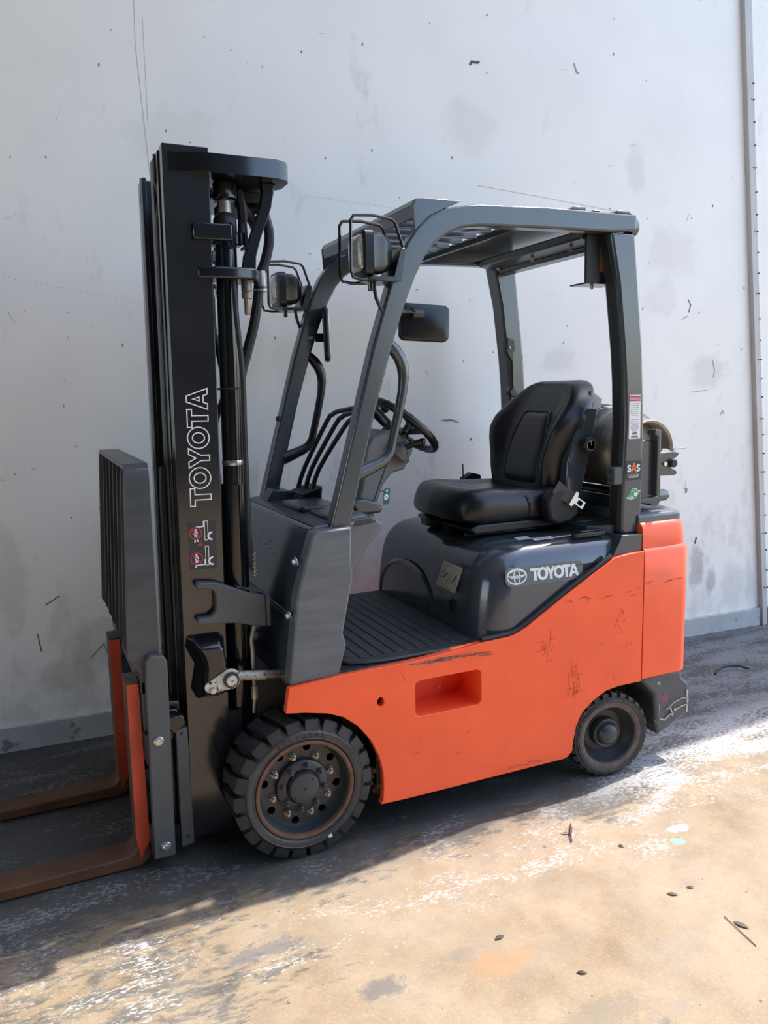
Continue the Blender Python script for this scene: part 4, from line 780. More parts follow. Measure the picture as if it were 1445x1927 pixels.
def cush(u, v, top):
    # u front->rear, v near->far
    w = 2*v-1; x = .742+.47*u+.020*(1-abs(w))*(1-u)*-1+.055*(abs(w)**3)*(1-u)*(.35)
    hw = .235-.030*(1-sm(0, .16, u))-.012*sm(.7, 1, u); y = SY+w*hw
    e = 1-(abs(w))**7*.30
    if top:
        z = 1.075+.042*sm(0.0, .10, u)-.020*sm(.18, .5, u)-.012*u
        z += .020*sm(.55, .85, abs(w))*sm(.12, .45, u); z -= .030*sm(.86, 1.0, abs(w)); z -= .040*(1-sm(0, .08, u))
    else:
        z = .985+.012*(1-sm(0, .2, u)); 
        if u < .05: x += .02
    return (x, y, z)
cu = grid_solid(cush, 16, 16, 'seat_cushion', VINYL, seat, 1)
# sewn centre panel of the cushion
def cpan(u, v, top):
    w = 2*v-1; x = .86+.27*u; y = SY+w*.135*(1-.12*u); z = cush((x-.742)/.47, .5+w*.5*.55, 1)[2]; return (x, y, z+(.006 if top else -.02)-(.012*(max(0, abs(w)-.7)/.3)**2 if top else 0)-(.012*max(0, abs(2*u-1)-.75)/.25 if top else 0))
grid_solid(cpan, 8, 8, 'cushion_panel', VINYL, cu, 1)
# backrest
rows = [(1.040, 1.150, .180, .012), (1.09, 1.155, .200, .024), (1.16, 1.165, .208, .040), (1.22, 1.178, .215, .050), (1.275, 1.196, .236, .062), (1.325, 1.216, .252, .070), (1.370, 1.240, .255, .064), (1.405, 1.260, .246, .046), (1.440, 1.280, .228, .030), (1.470, 1.298, .200, .020), (1.497, 1.318, .165, .012), (1.513, 1.345, .125, .004)]
def rowat(v):
    t = v*(len(rows)-1); i = min(int(t), len(rows)-2); f = t-i; return [a+(b-a)*f for a, b in zip(rows[i], rows[i+1])]
def backf(u, v, top):
    z, xf, hw, wing = rowat(v); w = 2*u-1
    y = SY+w*hw
    if top: x = xf-wing*sm(.50, .92, abs(w))+.022*sm(.90, 1.0, abs(w))+.012*(1-abs(w))*0
    else: x = xf+.075+.030*(1-v)+.012*sm(.5, .8, v)-.022*sm(.9, 1, v)-.012*abs(w)**4; z = z-.004
    return (x, y, z)
bk = grid_solid(backf, 16, 22, 'seat_backrest', VINYL, seat, 1)
def bpan(u, v, top):
    vv = .10+.50*v; z, xf, hw, wing = rowat(vv); w = 2*u-1; ww = .128*(1-.28*sm(.3, 1, v)); e = max(0, abs(w)-.8)/.2; e2 = max(0, abs(2*v-1)-.85)/.15
    return (xf+(-.012+.013*e*e+.013*e2*e2 if top else .02), SY+w*ww, z)
grid_solid(bpan, 10, 12, 'backrest_panel', VINYL, bk, 1)
m = MB(); m.tube([tuple(Vector(bpan(u, v, 1))+Vector((-.002, 0, 0))) for u, v in [(0, .0), (0, .35), (0.0, .7), (.03, .92), (.12, 1.0), (.5, 1.0), (.88, 1.0), (.97, .92), (1, .7), (1, .35), (1, 0)]], .0035, 6, smooth=3); m.build('panel_piping', VINYL, bk)
d = Decal((1.2995, SY, 1.446), (.0, -1, 0), (.58, 0, .81)); d.N = d.U.cross(d.V).normalized(); d.O = d.O+d.N*.010
word(d, 'TOYOTA', -.085, -.014, .030, .17, mat('embossed_vinyl', (.006, .007, .008), .28), 2)
d.build('embossed_name', bk)
m = MB(); m.loft([[(x, y, z) for x, z in [(1.20, 1.02), (1.21, 1.20), (1.232, 1.27), (1.262, 1.36), (1.285, 1.405), (1.345, 1.405), (1.352, 1.395), (1.30, 1.17), (1.262, 1.02)]] for y in (.206, .222, .688, .702)]); sh = m.build('seat_shell', HOOD, bk, bevel=.006)
m = MB(); m.lathe([(.012, .0), (.010, -.004)], (1.262, .206, 1.335), 'y', 12); m.build('shell_rivet', PLASTIC, sh)
m = MB(); m.prism([(1.345, 1.47), (1.40, 1.435), (1.392, 1.395), (1.33, 1.40)], 'y', .24, .66); m.build('document_pocket', mat('clear_pocket', (.25, .27, .28), .15, spec=.8), bk, bevel=.004)
m = MB(); L = []
for k in range(24):
    a = 2*PI*k/24; r = .029+(.003 if k % 4 < 2 else 0); L.append((r*math.cos(a)+1.288, r*math.sin(a)+1.262))
m.prism(L, 'y', .168, .206); kn = m.build('recline_knob', BLACKM, bk, bevel=.003)
m = MB(); m.lathe([(.020, .167), (.0205, .1655), (.0175, .1655), (.017, .167)], (1.288, 0, 1.262), 'y', 24); m.tube([(1.288, .1665, 1.262), (1.288, .1665, 1.275), (1.280, .1665, 1.276)], .002, 6); m.build('knob_mark', CHROME, kn)
m = MB(); m.prism(rrect(.995, 1.03, 1.10, 1.16, .008), 'y', .71, .74)
m = MB(); m.prism(rrect(1.265, 1.30, 1.11, 1.20, .008), 'y', .74, .80); m.build('pillar_block', PLASTIC, guard, bevel=.004)
m = MB(); m.prism([(1.03, 1.07), (1.04, 1.105), (1.08, 1.125), (1.12, 1.115), (1.13, 1.07)], 'y', .70, .74); m.tube([(1.045, .72, 1.10), (1.043, .72, 1.165)], .003, 6); m.build('belt_stalk', BLACKM, seat, bevel=.006)
# belt reel, webbing and tongue at the near rear corner
m = MB(); m.prism([(1.105, .985), (1.09, 1.06), (1.115, 1.10), (1.19, 1.105), (1.235, 1.06), (1.24, 1.0), (1.20, .972), (1.14, .965)], 'y', .170, .225); reel = m.build('belt_reel', BLACKM, seat, bevel=.012, seg=3)
m = MB(); bx = Vector((.80, -.15, -.58)).normalized(); bu = Vector((.58, 0, .81)).normalized(); bo = Vector((1.125, .166, 1.115))
def strip(m, O, a, b, w0, L, th, curve=0.0):
    nn = a.cross(b).normalized(); R1 = []
    for i in range(7):
        t = i/6; p = O+a*L*t+nn*curve*math.sin(PI*t); R1.append([p-b*w0, p+b*w0, p+b*w0+nn*th, p-b*w0+nn*th])
    m.loft(R1)
strip(m, bo, bx, bu, .026, .085, -.003, -.012); m.build('belt_webbing', BELT, reel, smooth=True)
m = MB(); L = rrect(-.024, .024, -.022, .022, .006); q = bo+bx*.105+Vector((0, -.004, 0)); m.T = Matrix((bu.to_4d(), (-bx.cross(bu)).to_4d(), bx.to_4d(), (0, 0, 0, 1))).transposed(); m.T = Matrix.Translation(q) @ Matrix((bu, bx.cross(bu), bx)).transposed().to_4x4()
m.prism([(-.030, -.024), (.030, -.024), (.030, -.010), (.015, -.006), (.015, .034), (-.015, .034), (-.015, -.006), (-.030, -.010)], 'y', -.002, .002, holes=[rrect(-.008, .008, .002, .024, .003)[::-1]]); m.build('belt_tongue', CHROME, reel, bevel=.001)
m = MB(); m.tube([tuple(cush(u, .0+.02, 1)) for u in ()] or [(1.035, .222, 1.085), (1.048, .214, 1.05), (1.05, .216, 1.005)], .003, 6); m.build('torn_seam', FORKR, cu)

# --- mast
def mbox(n, mt, x0, x1, y0, y1, z0, z1, par=None, bevel=.004):
    m = MB(); m.T = SHEAR; m.box(x0, x1, y0, y1, z0, z1); return m.build(n, mt, par or FL, bevel=bevel)
X0 = -.289
def channel(n, mt, ya, yb, xa, xb, z0, z1, fl=.014, par=None):
    """C section: web at ya, flanges reaching to yb"""
    s = 1 if yb > ya else -1; m = MB(); m.T = SHEAR
    P = [(xa, ya), (xb, ya), (xb, yb), (xb-fl, yb), (xb-fl, ya+s*.014), (xa+fl, ya+s*.014), (xa+fl, yb), (xa, yb)]
    m.prism(P, 'z', z0, z1); return m.build(n, mt, par or FL, bevel=.0025)
mast = channel('mast', MASTF, .200, .252, X0, -.153, .050, 2.210); mast['label'] = 'near outer mast channel with outlined lettering'
channel('outer_rail', MASTF, .700, .648, X0, -.153, .050, 2.210, par=mast)
channel('middle_rail', BLACK, .258, .305, X0-.004, -.160, .090, 2.205, par=mast); channel('middle_rail', BLACK, .642, .595, X0-.004, -.160, .090, 2.205, par=mast)
channel('inner_rail', GREASE, .312, .362, X0-.010, -.166, .090, 2.195, par=mast); channel('inner_rail', GREASE, .588, .538, X0-.010, -.166, .090, 2.195, par=mast)
for y in (.305, .592):
    m = MB(); m.T = SHEAR; m.tube([(X0-.006, y, 2.205), (X0-.008, y, 2.13), (X0+.002, y+.004, 2.08), (X0-.006, y, 2.02), (X0-.006, y, .3)], .0035, 6); m.build('grease_strip', EDGE, mast)
m = MB(); m.T = SHEAR
for z in (.20, .62, 1.10, 1.62, 2.10): m.box(-.19, -.165, .30, .60, z-.05, z+.05)
m.build('mast_crossmember', BLACK, mast, bevel=.004)
# chain and hose pack running in the mast
for y in (.40, .45, .50):
    m = MB(); m.T = SHEAR; m.box(-.215, -.200, y-.012, y+.012, .20, 2.05)
    for k in range(60): m.box(-.219, -.196, y-.014, y+.014, .24+k*.03, .24+k*.03+.018)
    m.build('lift_chain', GREASE, mast, smooth=False)
m = MB(); m.T = SHEAR; m.tube([(-.30, .345, .25), (-.305, .345, 1.16), (-.295, .36, 1.24), (-.25, .37, 1.27), (-.20, .37, 1.22)], .016, 8, smooth=3); m.build('carriage_hose', HOSE, mast)
# top tie bar (U in plan), lower cylinder tie
TP = [(-.235, .197), (-.115, .192), (.085, .20), (.125, .235), (.135, .262), (.135, .64), (.125, .665), (.085, .70), (-.115, .708), (-.235, .703), (-.235, .69), (-.16, .66), (-.10, .60), (-.03, .52), (-.0, .45), (-.03, .38), (-.10, .31), (-.16, .24), (-.235, .212)]
TP = [(-.235, .196), (-.19, .190), (-.135, .170), (.085, .172), (.118, .190), (.135, .225), (.135, .30), (.06, .40), (.06, .50), (.135, .60), (.135, .675), (.118, .71), (.085, .728), (-.135, .730), (-.19, .71), (-.235, .704), (-.235, .69), (-.165, .67), (-.105, .60), (-.05, .54), (-.05, .36), (-.105, .30), (-.165, .235), (-.235, .21)]
m = MB(); m.prism(TP, 'z', 2.133, 2.187, holes=[circ(.075, .245, .024, 18, .020)[::-1]]); tie = m.build('top_tie_bar', BLACK, mast, bevel=.006, seg=3)
TP2 = [(-.168, .196), (-.10, .182), (-.015, .184), (.015, .198), (.027, .222), (.022, .30), (-.03, .33), (-.09, .32), (-.12, .26), (-.168, .24)]
for f in (0, 1):
    m = MB(); m.prism([(x, y if not f else .9-y) for x, y in TP2], 'z', 1.833, 1.868); m.build('cylinder_tie', BLACK, mast, bevel=.006, seg=3)
    yy = lambda y: y if not f else .9-y
    m = MB(); m.box(-.178, -.06, yy(.20)-.018 if f else .182, yy(.182) if f else .20, 1.944, 1.992); m.prism(rrect(-.11, -.01, yy(.25) if not f else .9-.31, yy(.31) if not f else .9-.25, .02), 'z', 1.944, 1.984); cl = m.build('cylinder_clamp', BLACK, mast, bevel=.004)
    for x in (-.055, -.012): m = MB(); m.prism([(x-.008, 1.925), (x+.012, 1.932), (x+.010, 2.0), (x+.002, 2.008), (x+.002, 1.94), (x-.008, 1.935)], 'y', yy(.228) if not f else .9-.25, yy(.25) if not f else .9-.228); m.build('clamp_lip', BLACK, cl)
    m = MB(); yc_ = yy(.268); P = lambda z: (-.060-.020*(2.0-z), yc_, z)
    m.tube([P(.25), P(1.20)], .041, 24); m.tube([P(1.20), P(1.98)], .033, 24); cyl = m.build('lift_cylinder', BLACK, FL if not f else FL)
    m = MB(); m.lathe([(.0335, 0), (.0345, .004), (.0345, .012), (.0335, .016)], P(1.26), 'z', 24); m.build('gland_ring', CHROME, cyl)
    m = MB(); m.lathe([(.034, 0), (.036, .01), (.036, .055), (.028, .07), (.022, .075)], P(1.965), 'z', 24); m.build('cylinder_head', BLACKM, cyl)
    m = MB(); m.lathe([(.0215, 2.04), (.0215, 2.085)], (-.0602, yc_, 0), 'z', 20); m.build('cylinder_rod', CHROME if 0 else STEEL, cyl)
    m = MB(); m.lathe([(.026, 2.076), (.038, 2.082), (.038, 2.122), (.033, 2.130), (.012, 2.133)], (-.058, yc_, 0), 'z', 24); m.build('rod_cap', BLACK, cyl); 
m = MB(); m.lathe([(.011, 1.835), (.013, 1.82)], (.0, .262, 0), 'z', 6); m.lathe([(.017, 1.835), (.017, 1.805), (.015, 1.803), (.017, 1.800), (.016, 1.782), (.010, 1.780), (.010, 1.735), (.008, 1.732)], (-.008, .245, 0), 'z', 16); m.build('anchor_bolt', STEEL, mast)
# bent flat strap from the tie bar down to the lower tie
m = MB(); R1 = []
for x, z, w in ((.075, 2.140, .030), (.078, 2.105, .030), (.068, 2.06, .028), (.030, 1.965, .028), (.012, 1.91, .030), (.008, 1.866, .032)):
    R1.append([(x-w*.8, .235, z), (x+w*.45, .235, z), (x+w*.45, .262, z), (x-w*.8, .262, z)])
m.loft(R1); m.build('tie_strap', BLACK, mast, bevel=.003)
m = MB(); m.tube([(-.005, .30, 2.12), (.005, .302, 2.05), (.0, .30, 1.99), (-.002, .30, 1.955)], [.012, .016, .014, .01], 7, smooth=3); m.build('bolt_chain', BLACKM, mast)
m = MB(); m.box(-.02, .09, .32, .58, 2.09, 2.125); m.tube([(.0, .33, 2.09), (.05, .36, 2.05), (.08, .42, 2.03)], .018, 8, smooth=3); m.lathe([(.012, 1.99), (.012, 2.03)], (.02, .37, 0), 'z', 10); m.build('hose_manifold', BLACKM, mast, bevel=.004)
# hoses
HO = [([(.03, .36, 2.07), (.074, .335, 2.075), (.094, .33, 2.03), (.098, .33, 1.98), (.082, .33, 1.915), (.060, .33, 1.862), (.052, .33, 1.80), (.034, .33, 1.71), (.006, .33, 1.62), (-.018, .33, 1.54), (-.04, .32, 1.40)], .0165, HOSE), ([(-.056, .216, 1.85), (-.055, .205, 1.72), (-.046, .20, 1.55), (-.048, .20, 1.39), (-.050, .20, 1.22), (-.050, .20, .97), (-.042, .20, .92)], .0085, HOSE), ([(-.10, .33, 1.80), (-.098, .34, 1.70), (-.085, .34, 1.62), (-.075, .33, 1.50), (-.10, .34, 1.42), (-.12, .35, 1.35)], .010, HOSE)]
for pts, r, mt in HO:
    m = MB(); m.tube(pts, r, 10, smooth=5); hs = m.build('hydraulic_hose', mt, FL)
m = MB(); m.lathe([(.0195, -.03), (.0195, .02), (.024, .02)], (.062, .33, 1.85), 'z', 16, sgn=-1); m.lathe([(.024, -.034), (.024, -.028)], (.060, .33, 1.85), 'z', 16, sgn=1); m.build('hose_clip', CHROME, mast)
m = MB(); m.lathe([(.012, 0), (.012, .03)], (-.098, .335, 1.79), 'z', 10); m.build('hose_fitting', CHROME, mast)
m = MB(); m.tube([(-.036, .20, .975), (-.036, .20, .905)], .007, 8)
for k in range(6): m.lathe([(.006, 0), (.009, .004), (.009, .008), (.006, .012)], (-.038, .198, .90+k*.013), 'z', 8)
m.build('hose_coupling', STEEL, mast)
m = MB(); m.tube([(-.055, .17, .745), (-.068, .17, .70), (-.066, .17, .66), (-.067, .17, .60), (-.066, .17, .54)], .0075, 8, smooth=3); m.lathe([(.012, .50), (.012, .545)], (-.066, .17, 0), 'z', 8); m.tube([(-.066, .17, .50), (-.07, .175, .45)], .006, 8); m.build('grease_pipe', STEEL, mast)
m = MB(); m.lathe([(.046, 0), (.046, .006)], (-.076, .268, 1.50), 'z', 24); m.build('cable_tie', BLACKM, mast, bevel=0)
# hose anchor bracket with the C slot
ANB = [(-.236, .900), (-.228, .909), (-.174, .902), (-.141, .888), (-.055, .848), (-.016, .840), (-.016, .738), (-.053, .744), (-.122, .763), (-.229, .773), (-.238, .782), (-.232, .793), (-.196, .794), (-.180, .806), (-.175, .82), (-.175, .862), (-.181, .876), (-.196, .884), (-.232, .887)]
m = MB(); m.prism(ANB, 'y', .165, .1995); ab = m.build('anchor_bracket', GREYB, mast, bevel=.004)
m = MB(); m.prism([(-.014, .840), (-.0, .838), (-.002, .736), (-.014, .738)], 'y', .165, .26); m.prism([(-.10, .872), (-.002, .838), (-.010, .838), (-.10, .868)], 'y', .20, .26); m.build('bracket_flange', GREYB, ab, bevel=.002)
# tilt pivot boss, lock plate, pin and tilt rod
m = MB(); m.loft([[(x, y, z) for x, z in P] for y, P in ((.1995, [(-.270, .735), (-.165, .733), (-.150, .72), (-.150, .62), (-.120, .60), (-.125, .54), (-.20, .52), (-.25, .52), (-.268, .56), (-.252, .64), (-.278, .70)]), (.170, [(-.256, .727), (-.168, .726), (-.158, .715), (-.158, .62), (-.125, .60), (-.130, .55), (-.20, .535), (-.226, .54), (-.232, .57), (-.222, .64), (-.238, .69)]), (.135, [(-.240, .705), (-.175, .704), (-.165, .69), (-.160, .63), (-.130, .61), (-.132, .56), (-.19, .545), (-.218, .55), (-.222, .58), (-.216, .64), (-.222, .67)]))])
bs = m.build('tilt_pivot', BLACK, mast, bevel=.010, seg=3)
def capsule(c0, r0, c1, r1, n=10):
    a = math.degrees(math.atan2(c1[1]-c0[1], c1[0]-c0[0])); return arc(c0[0], c0[1], r0, a+90, a+270, n)+arc(c1[0], c1[1], r1, a-90, a+90, n)
m = MB(); m.prism(capsule((-.216, .577), .018, (-.152, .594), .034), 'y', .127, .135); lp = m.build('lock_plate', CREAMP, bs, bevel=.002)
m = MB(); m.lathe([(.026, .128), (.025, .120), (.020, .119)], (-.150, 0, .592), 'y', 24); m.build('pin_grease', DIRTY, lp); m = MB(); m.lathe([(.0185, .121), (.0185, .113), (.017, .1115), (.004, .1115), (.003, .116)], (-.150, 0, .592), 'y', 8); m.build('pivot_pin', CREAMP, lp, smooth=False)
m = MB(); m.lathe([(.010, .128), (.010, .116), (.0, .115)], (-.210, 0, .568), 'y', 6); m.build('lock_bolt', CHROME, lp, smooth=False); m = MB(); m.lathe([(.0055, .1275), (.0045, .1262)], (-.216, 0, .592), 'y', 10); m.build('lock_hole', BLK, lp)
m = MB(); m.tube([(-.13, .160, .592), (-.05, .160, .580), (.05, .160, .566)], .0155, 14); tc_ = m.build('tilt_cylinder', STEEL, FL); m = MB(); m.tube([(-.118, .158, .5905), (-.03, .158, .577)], [.0158, .0161], 14); m.build('rod_grease', CREAMP, tc_)
m = MB(); m.tube([(-.13, mir(.160), .592), (.05, mir(.160), .566)], .0155, 12); m.build('tilt_cylinder', STEEL, FL)
m = MB(); m.prism([(-.152, .08), (-.10, .08), (-.10, .45), (-.152, .45)], 'y', .22, .68); m.build('mast_foot', BLACKM, mast)
# lettering on the near channel: outlined name reading upwards, pictogram below
def SX(x, z): return x+.01725*(z-.06)
d = Decal((SX(-.185, 1.143), .1997, 1.143), (.01725, 0, 1), (-1, 0, .01725)); word(d, 'TOYOTA', 0, 0, .064, .362, WHITE, 1, outline=.0034); d.build('mast_lettering', mast)
d = Decal((SX(-.218, 1.018), .1997, 1.018), (1, 0, -.01725), (.01725, 0, 1))
d.poly([(-.042, -.076), (.044, -.076), (.044, .076), (-.042, .076)], mat('label_film', (.030, .032, .034), .35), 0)
for z0, up in ((.040, 1), (-.040, 0)):
    d.line(circ(-.020, z0, .0185, 24), .0034, RED, 4, True); d.line([(-.0335, z0+.012), (-.007, z0-.012)], .0038, RED, 4)
    d.poly(circ(-.020, z0+.0105, .0036, 10), WHITE, 2); d.poly([(-.0235, z0+.006), (-.0145, z0+.006), (-.013, z0-.002), (-.017, z0-.002), (-.0145, z0-.0135), (-.018, z0-.0135), (-.020, z0-.006), (-.021, z0-.0135), (-.0245, z0-.0135), (-.023, z0-.004), (-.0265, z0-.0035)], WHITE, 2)
    d.poly([(-.0255, z0-.028), (-.0205, z0-.028), (-.0205, z0-.0205), (-.0245, z0-.0205)], WHITE, 2)
    if up: d.poly([(-.0165, z0-.027), (-.0115, z0-.027), (-.0125, z0-.0205), (-.0165, z0-.0205)], WHITE, 2)
    d.line([(.0085, z0+.037), (.0185, z0+.037), (.0185, z0-.023), (.0085, z0-.023)], .0018, WHITE, 2, True)
    f0 = z0+.0205 if up else z0-.0205
    d.line([(.0055, f0+.017), (.0055, f0), (-.020, f0-.001)], .0036, WHITE, 3)
    d.line([(.030+.011*math.cos(rad(a)), z0-.011+.011*math.sin(rad(a))) for a in range(80, 281, 20)], .0058, WHITE, 3)
d.poly([(-.015, .0), (.003, .0), (-.006, .0145)], RED, 2); d.line([(-.006, .010), (-.006, .0045)], .0014, BLK, 3); d.build('pictogram_label', mast)

# --- carriage, backrest and forks
m = MB(); m.box(-.424, -.388, .135, 1.00, .36, .46); m.box(-.424, -.388, .135, 1.00, .050, .15); car = m.build('carriage', BLACKM, FL, bevel=.006)
m = MB(); m.box(-.388, -.30, .22, .25, .10, .52); m.box(-.388, -.30, .66, .69, .10, .52); m.box(-.36, -.31, .20, .90, .40, .50); m.build('carriage_frame', BLACK, car, bevel=.004)
SP = [(-.420, .046), (-.354, .046), (-.341, .683), (-.353, .703), (-.392, .706), (-.406, .690), (-.410, .60)]
m = MB(); m.prism(SP, 'y', .133, .163); spl = m.build('side_plate', GREYB, car, bevel=.004)
m = MB(); m.prism([(x, z) for x, z in SP], 'y', .985, 1.01); m.build('side_plate', GREYB, car, bevel=.004)
for z in (.434, .085): m = MB(); m.lathe([(.0155, .133), (.0155, .129), (.0135, .128)], (-.3835, 0, z), 'y', 18); m.lathe([(.0105, .129), (.0105, .121), (.009, .1195), (.005, .1195)], (-.3835, 0, z), 'y', 6); m.build('plate_bolt', CHROME, spl, smooth=False)
m = MB(); m.prism([(-.330, .046), (-.296, .050), (-.288, .052), (-.289, .447), (-.326, .444)], 'y', .165, .190); sp2 = m.build('guide_plate', GREYB, car, bevel=.003)
for z in (.430, .080): m = MB(); m.lathe([(.0055, .165), (.005, .164)], (-.309, 0, z), 'y', 12); m.build('plate_hole', BLK, sp2)
m = MB(); m.prism([(-.345, .49), (-.30, .49), (-.29, .46), (-.33, .43), (-.345, .45)], 'y', .165, .24); m.build('side_shift_hook', BLACK, car, bevel=.004)
BACKB = mat('backrest_bar_paint', (.030, .032, .034), .45, var=.3, vscale=9)
# load backrest: top rail bent down into the sides, five flat bars
bx_ = lambda z: -.425-.030*(1.28-z)/.58
bw_ = lambda z: .072+.024*(1.28-z)/.58
fx_ = lambda z: bx_(z) if z >= .70 else bx_(.70)+(-.422-bx_(.70))*min(1, (.70-z)/.055)
m = MB(); ya, yb = .163, .985; w = .070
prof = [(.163, .58), (.163, .645), (.163, .70), (.163, 1.245), (.172, 1.272), (.195, 1.288), (.953, 1.288), (.976, 1.272), (.985, 1.245), (.985, .70), (.985, .645), (.985, .58)]
inn = [(.178, .58), (.178, .645), (.178, .70), (.178, 1.240), (.184, 1.260), (.200, 1.273), (.948, 1.273), (.964, 1.260), (.970, 1.240), (.970, .70), (.970, .645), (.970, .58)]
R1 = []
for (y, z), (y2, z2) in zip(prof, inn): R1.append([(fx_(z), y, z), (bx_(z)+bw_(z), y, z), (bx_(z2)+bw_(z2), y2, z2), (fx_(z2), y2, z2)])
m.loft(R1); lb = m.build('load_backrest', GREYBK, FL, bevel=.002)
m = MB(); m.loft([[(-.422, y, z) for y, z in ((.178, .580), (.97, .580), (.97, .620), (.178, .620))], [(-.390, y, z) for y, z in ((.178, .580), (.97, .580), (.97, .620), (.178, .620))]]); m.build('backrest_rail', GREYBK, lb, bevel=.002)
for i in range(6):
    y = .178+.792*(i+1)/7; m = MB(); m.loft([[(fx_(z)+.004, y-.006, z), (bx_(z)+.062, y-.006, z), (bx_(z)+.062, y+.006, z), (fx_(z)+.004, y+.006, z)] for z in (.60, .645, .70, 1.274)]); m.build('backrest_bar', BACKB, lb, bevel=.0015)
for ya, yb in ((.163, .19), (.958, .985)): m = MB(); m.box(-.42, -.37, ya, yb, .46, .62); m.build('backrest_leg', GREYB, lb, bevel=.003)
def fork(y0, y1):
    m = MB(); P = [(-.424, .615), (-.463, .615), (-.467, .10)]+arc(-.497, .077, .030, 0, -90, 4)+[(-1.10, .038), (-1.52, .020), (-1.55, .014), (-1.52, .010), (-1.1, .006), (-.47, .006)]+arc(-.470, .052, .046, -90, 0, 5)[1:]+[(-.424, .10)]
    P = [p for p in P if p[1] >= .1 or p[0] < -.42]
    m.prism(P, 'y', y0, y1); fk = m.build('fork', FORKR, FL, bevel=.005)
    s = MB(); s.prism([(-.4255, .610), (-.461, .610), (-.4655, .11), (-.455, .03), (-.4245, .09)], 'y', y0-.0012, y0); s.build('fork_paint', FORKO, fk, bevel=0)
    s = MB(); s.prism([(-.425, .6145), (-.463, .6145), (-.463, .6165), (-.425, .6165)], 'y', y0, y1); s.build('fork_top', DUSTRIM, fk)
    return fk
fork(.184, .284); fork(.690, .790)

# --- gas cylinder bracket on the truck, the cylinder as a thing of its own
m = MB(); m.tube([(1.55, .10, 1.040), (1.55, .84, 1.040)], .027, 16); m.box(1.44, 1.46, .12, .82, .96, 1.05); gb = m.build('cylinder_cradle', GREY, FL, bevel=0)
m = MB(); m.prism([(1.42, 1.00), (1.56, 1.00), (1.56, 1.075), (1.42, 1.05)], 'y', .12, .16)
m = MB(); m.prism([(1.452, 1.050), (1.532, 1.050), (1.530, 1.275), (1.455, 1.275)], 'y', .080, .100); m.prism([(1.515, 1.060), (1.535, 1.060), (1.530, 1.315), (1.500, 1.318), (1.500, 1.296), (1.515, 1.290)], 'y', .055, .10); m.prism([(1.45, 1.035), (1.50, 1.030), (1.535, 1.045), (1.535, 1.06), (1.45, 1.052)], 'y', .07, .12); gp = m.build('bracket_plate', GREY, gb, bevel=.004)
m = MB(); m.prism([(1.525, 1.225), (1.60, 1.228), (1.63, 1.222), (1.62, 1.207), (1.598, 1.198), (1.588, 1.182), (1.592, 1.165), (1.615, 1.155), (1.622, 1.143), (1.61, 1.135), (1.525, 1.138)], 'y', .060, .075); cp = m.build('clamp_plate', GREY, gb, bevel=.003)
m = MB(); m.lathe([(.0085, .060), (.0085, .054), (.004, .054)], (1.556, 0, 1.183), 'y', 12); m.build('clamp_rivet', CHROME, cp); m = MB(); m.lathe([(.016, .062), (.016, .045), (.012, .042)], (1.590, 0, 1.184), 'y', 16); m.build('clamp_knob', BLACKM, cp)
m = MB(); m.tube([(1.60, .07, 1.222), (1.615, .068, 1.238), (1.665, .066, 1.240)], .004, 6); m.prism([(1.535, 1.224), (1.60, 1.226), (1.57, 1.24), (1.55, 1.242)], 'y', .065, .09); m.build('clamp_latch', CHROME, gb)
m = MB(); m.tube([(1.55+.1685*math.cos(rad(a)), .46, 1.232+.1685*math.sin(rad(a))) for a in range(-30, 211, 10)], .006, 6); m.build('cylinder_strap', GREY, gb)
m = MB(); prof = [(.030, -.0), (.105, .0), (.105, .001)]
gc = MB(); gc.lathe([(.001, .195), (.085, .195), (.118, .205), (.143, .225), (.157, .258), (.160, .30), (.160, .70), (.155, .74), (.138, .775), (.10, .80), (.001, .81)], (1.55, 0, 1.232), 'y', 48); m = MB(); m.prism([(1.44, 1.383), (1.50, 1.402), (1.56, 1.406), (1.5, 1.413)], 'y', .36, .41); m.build('strap_buckle', GREY, gb)
gas = gc.build('gas_cylinder', TANKM, None, ang=50)
tag(gas, 'dull scratched aluminium gas cylinder lying across the rear behind the black seat', 'gas cylinder')
m = MB(); m.lathe([(.112, .205), (.116, .150), (.120, .140), (.116, .132), (.108, .140), (.108, .20)], (1.55, 0, 1.232), 'y', 40, caps=False); m.build('foot_ring', TANKR, gas)
m = MB(); m.lathe([(.161, .34), (.1625, .345), (.1625, .355), (.161, .36)], (1.55, 0, 1.232), 'y', 48, caps=False); m.build('weld_bead', TANKM, gas)

m = MB(); m.lathe([(.001, 1.48), (.0235, 1.48), (.0235, 1.612), (.018, 1.626), (.001, 1.630)], (0, .12, 1.052), 'x', 18); m.build('cradle_arm', GREY, gb)
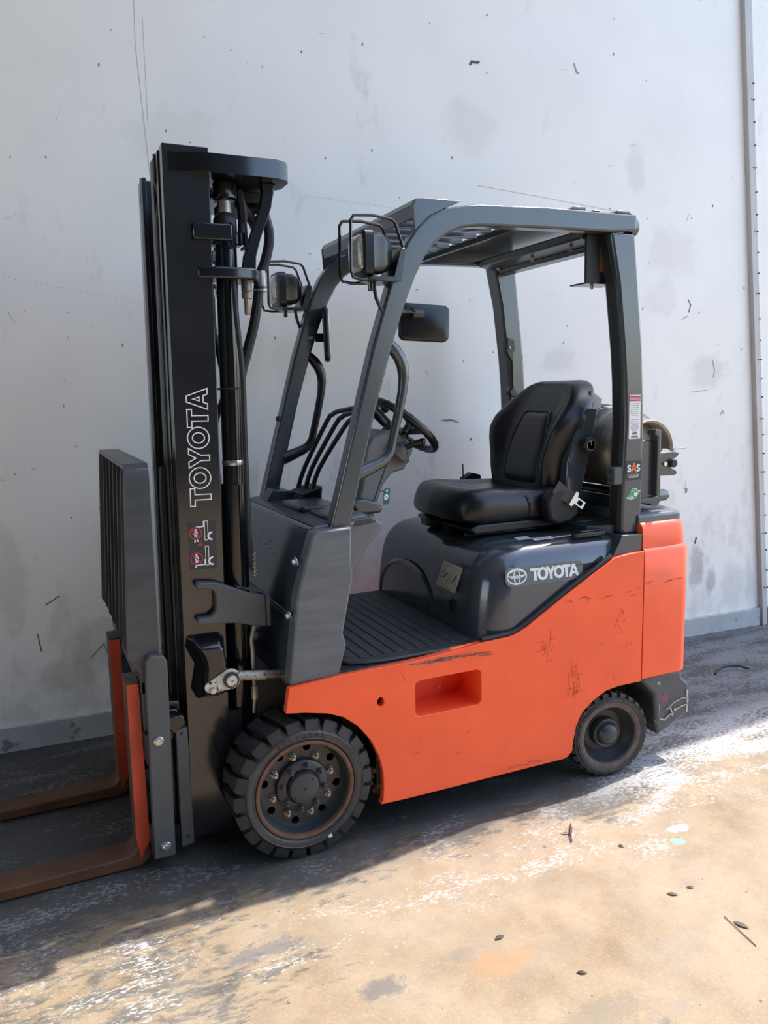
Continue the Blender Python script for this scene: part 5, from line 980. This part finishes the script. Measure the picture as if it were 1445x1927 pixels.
# --- bits lying on the floor
BARK = mat('dry_twig', (.09, .065, .05), .8, var=.3, vscale=60); LEAFM = mat('dead_leaf', (.13, .105, .085), .8, var=.4, vscale=40)
m = MB(); m.tube([(.846, -.312, .006), (.866, -.278, .010), (.900, -.235, .008), (.915, -.218, .006)], [.0020, .0032, .0030, .0012], 6); m.tube([(.872, -.274, .0045), (.90, -.242, .0045)], .0022, 5); tw = m.build('twig', BARK)
tag(tw, 'dark bent twig with a leaf scrap on sunlit floor right of the rear wheel shadow', 'twig')
m = MB(); m.loft([[(.873, -.262, .004), (.862, -.256, .007), (.852, -.254, .004), (.846, -.252, .001)], [(.874, -.267, .004), (.860, -.264, .009), (.850, -.259, .006), (.845, -.252, .002)]], caps=False, closed=False); m.build('leaf_scrap', LEAFM, tw)
def leaf(x, y, a, L, label, name='dead_leaf', cat='leaf', mt=None):
    m = MB(); c, s_ = math.cos(a), math.sin(a); R1 = []
    for t, w, z in ((-1, .02, .001), (-.5, .30, .006), (0, .42, .008), (.5, .28, .006), (1, .02, .001)):
        R1.append([(x+c*t*L-s_*w*L*k, y+s_*t*L+c*w*L*k, z*(1-.6*abs(k))+(.0015 if k else 0)) for k in (-1, 0, 1)])
    m.loft(R1, caps=False, closed=False); o = m.build(name, mt or LEAFM, None); tag(o, label, cat); return o
leaf(1.008, -.847, rad(-70), .022, 'curled dead leaf on sunlit floor near the lower right corner')
leaf(.384, -.595, rad(10), .018, 'small dark paint scrap on tan floor below the orange side panel', 'paint_scrap', 'scrap', BARK)
leaf(.939, -.661, rad(-40), .016, 'small grey leaf fragment in the middle of the right sunlit floor', 'leaf_fragment')
leaf(1.010, -.660, rad(-30), .011, 'tiny dark leaf fragment just right of the grey one', 'leaf_fragment')
leaf(.50, -.80, rad(-30), .014, 'thin brown splinter on tan floor at bottom centre right', 'splinter', 'splinter', BARK)
leaf(.975, -.40, rad(-50), .011, 'short dark wood chip on floor left of the green paint spots', 'wood_chip', 'wood chip', BARK)
m = MB(); m.tube([(.995, -.80, .003), (.985, -.86, .003), (.975, -.925, .002)], .0012, 5); st = m.build('straw', BARK); tag(st, 'long thin dry stalk lying on the sunlit floor at lower right', 'stalk')
m = MB(); m.tube([(2.46, .60, .004), (2.52, .615, .022), (2.60, .60, .026), (2.66, .562, .010)], .0055, 6, smooth=4); cs = m.build('cable_offcut', BLACKM); tag(cs, 'black curved strip of cable on the shaded floor behind the forklift', 'cable')
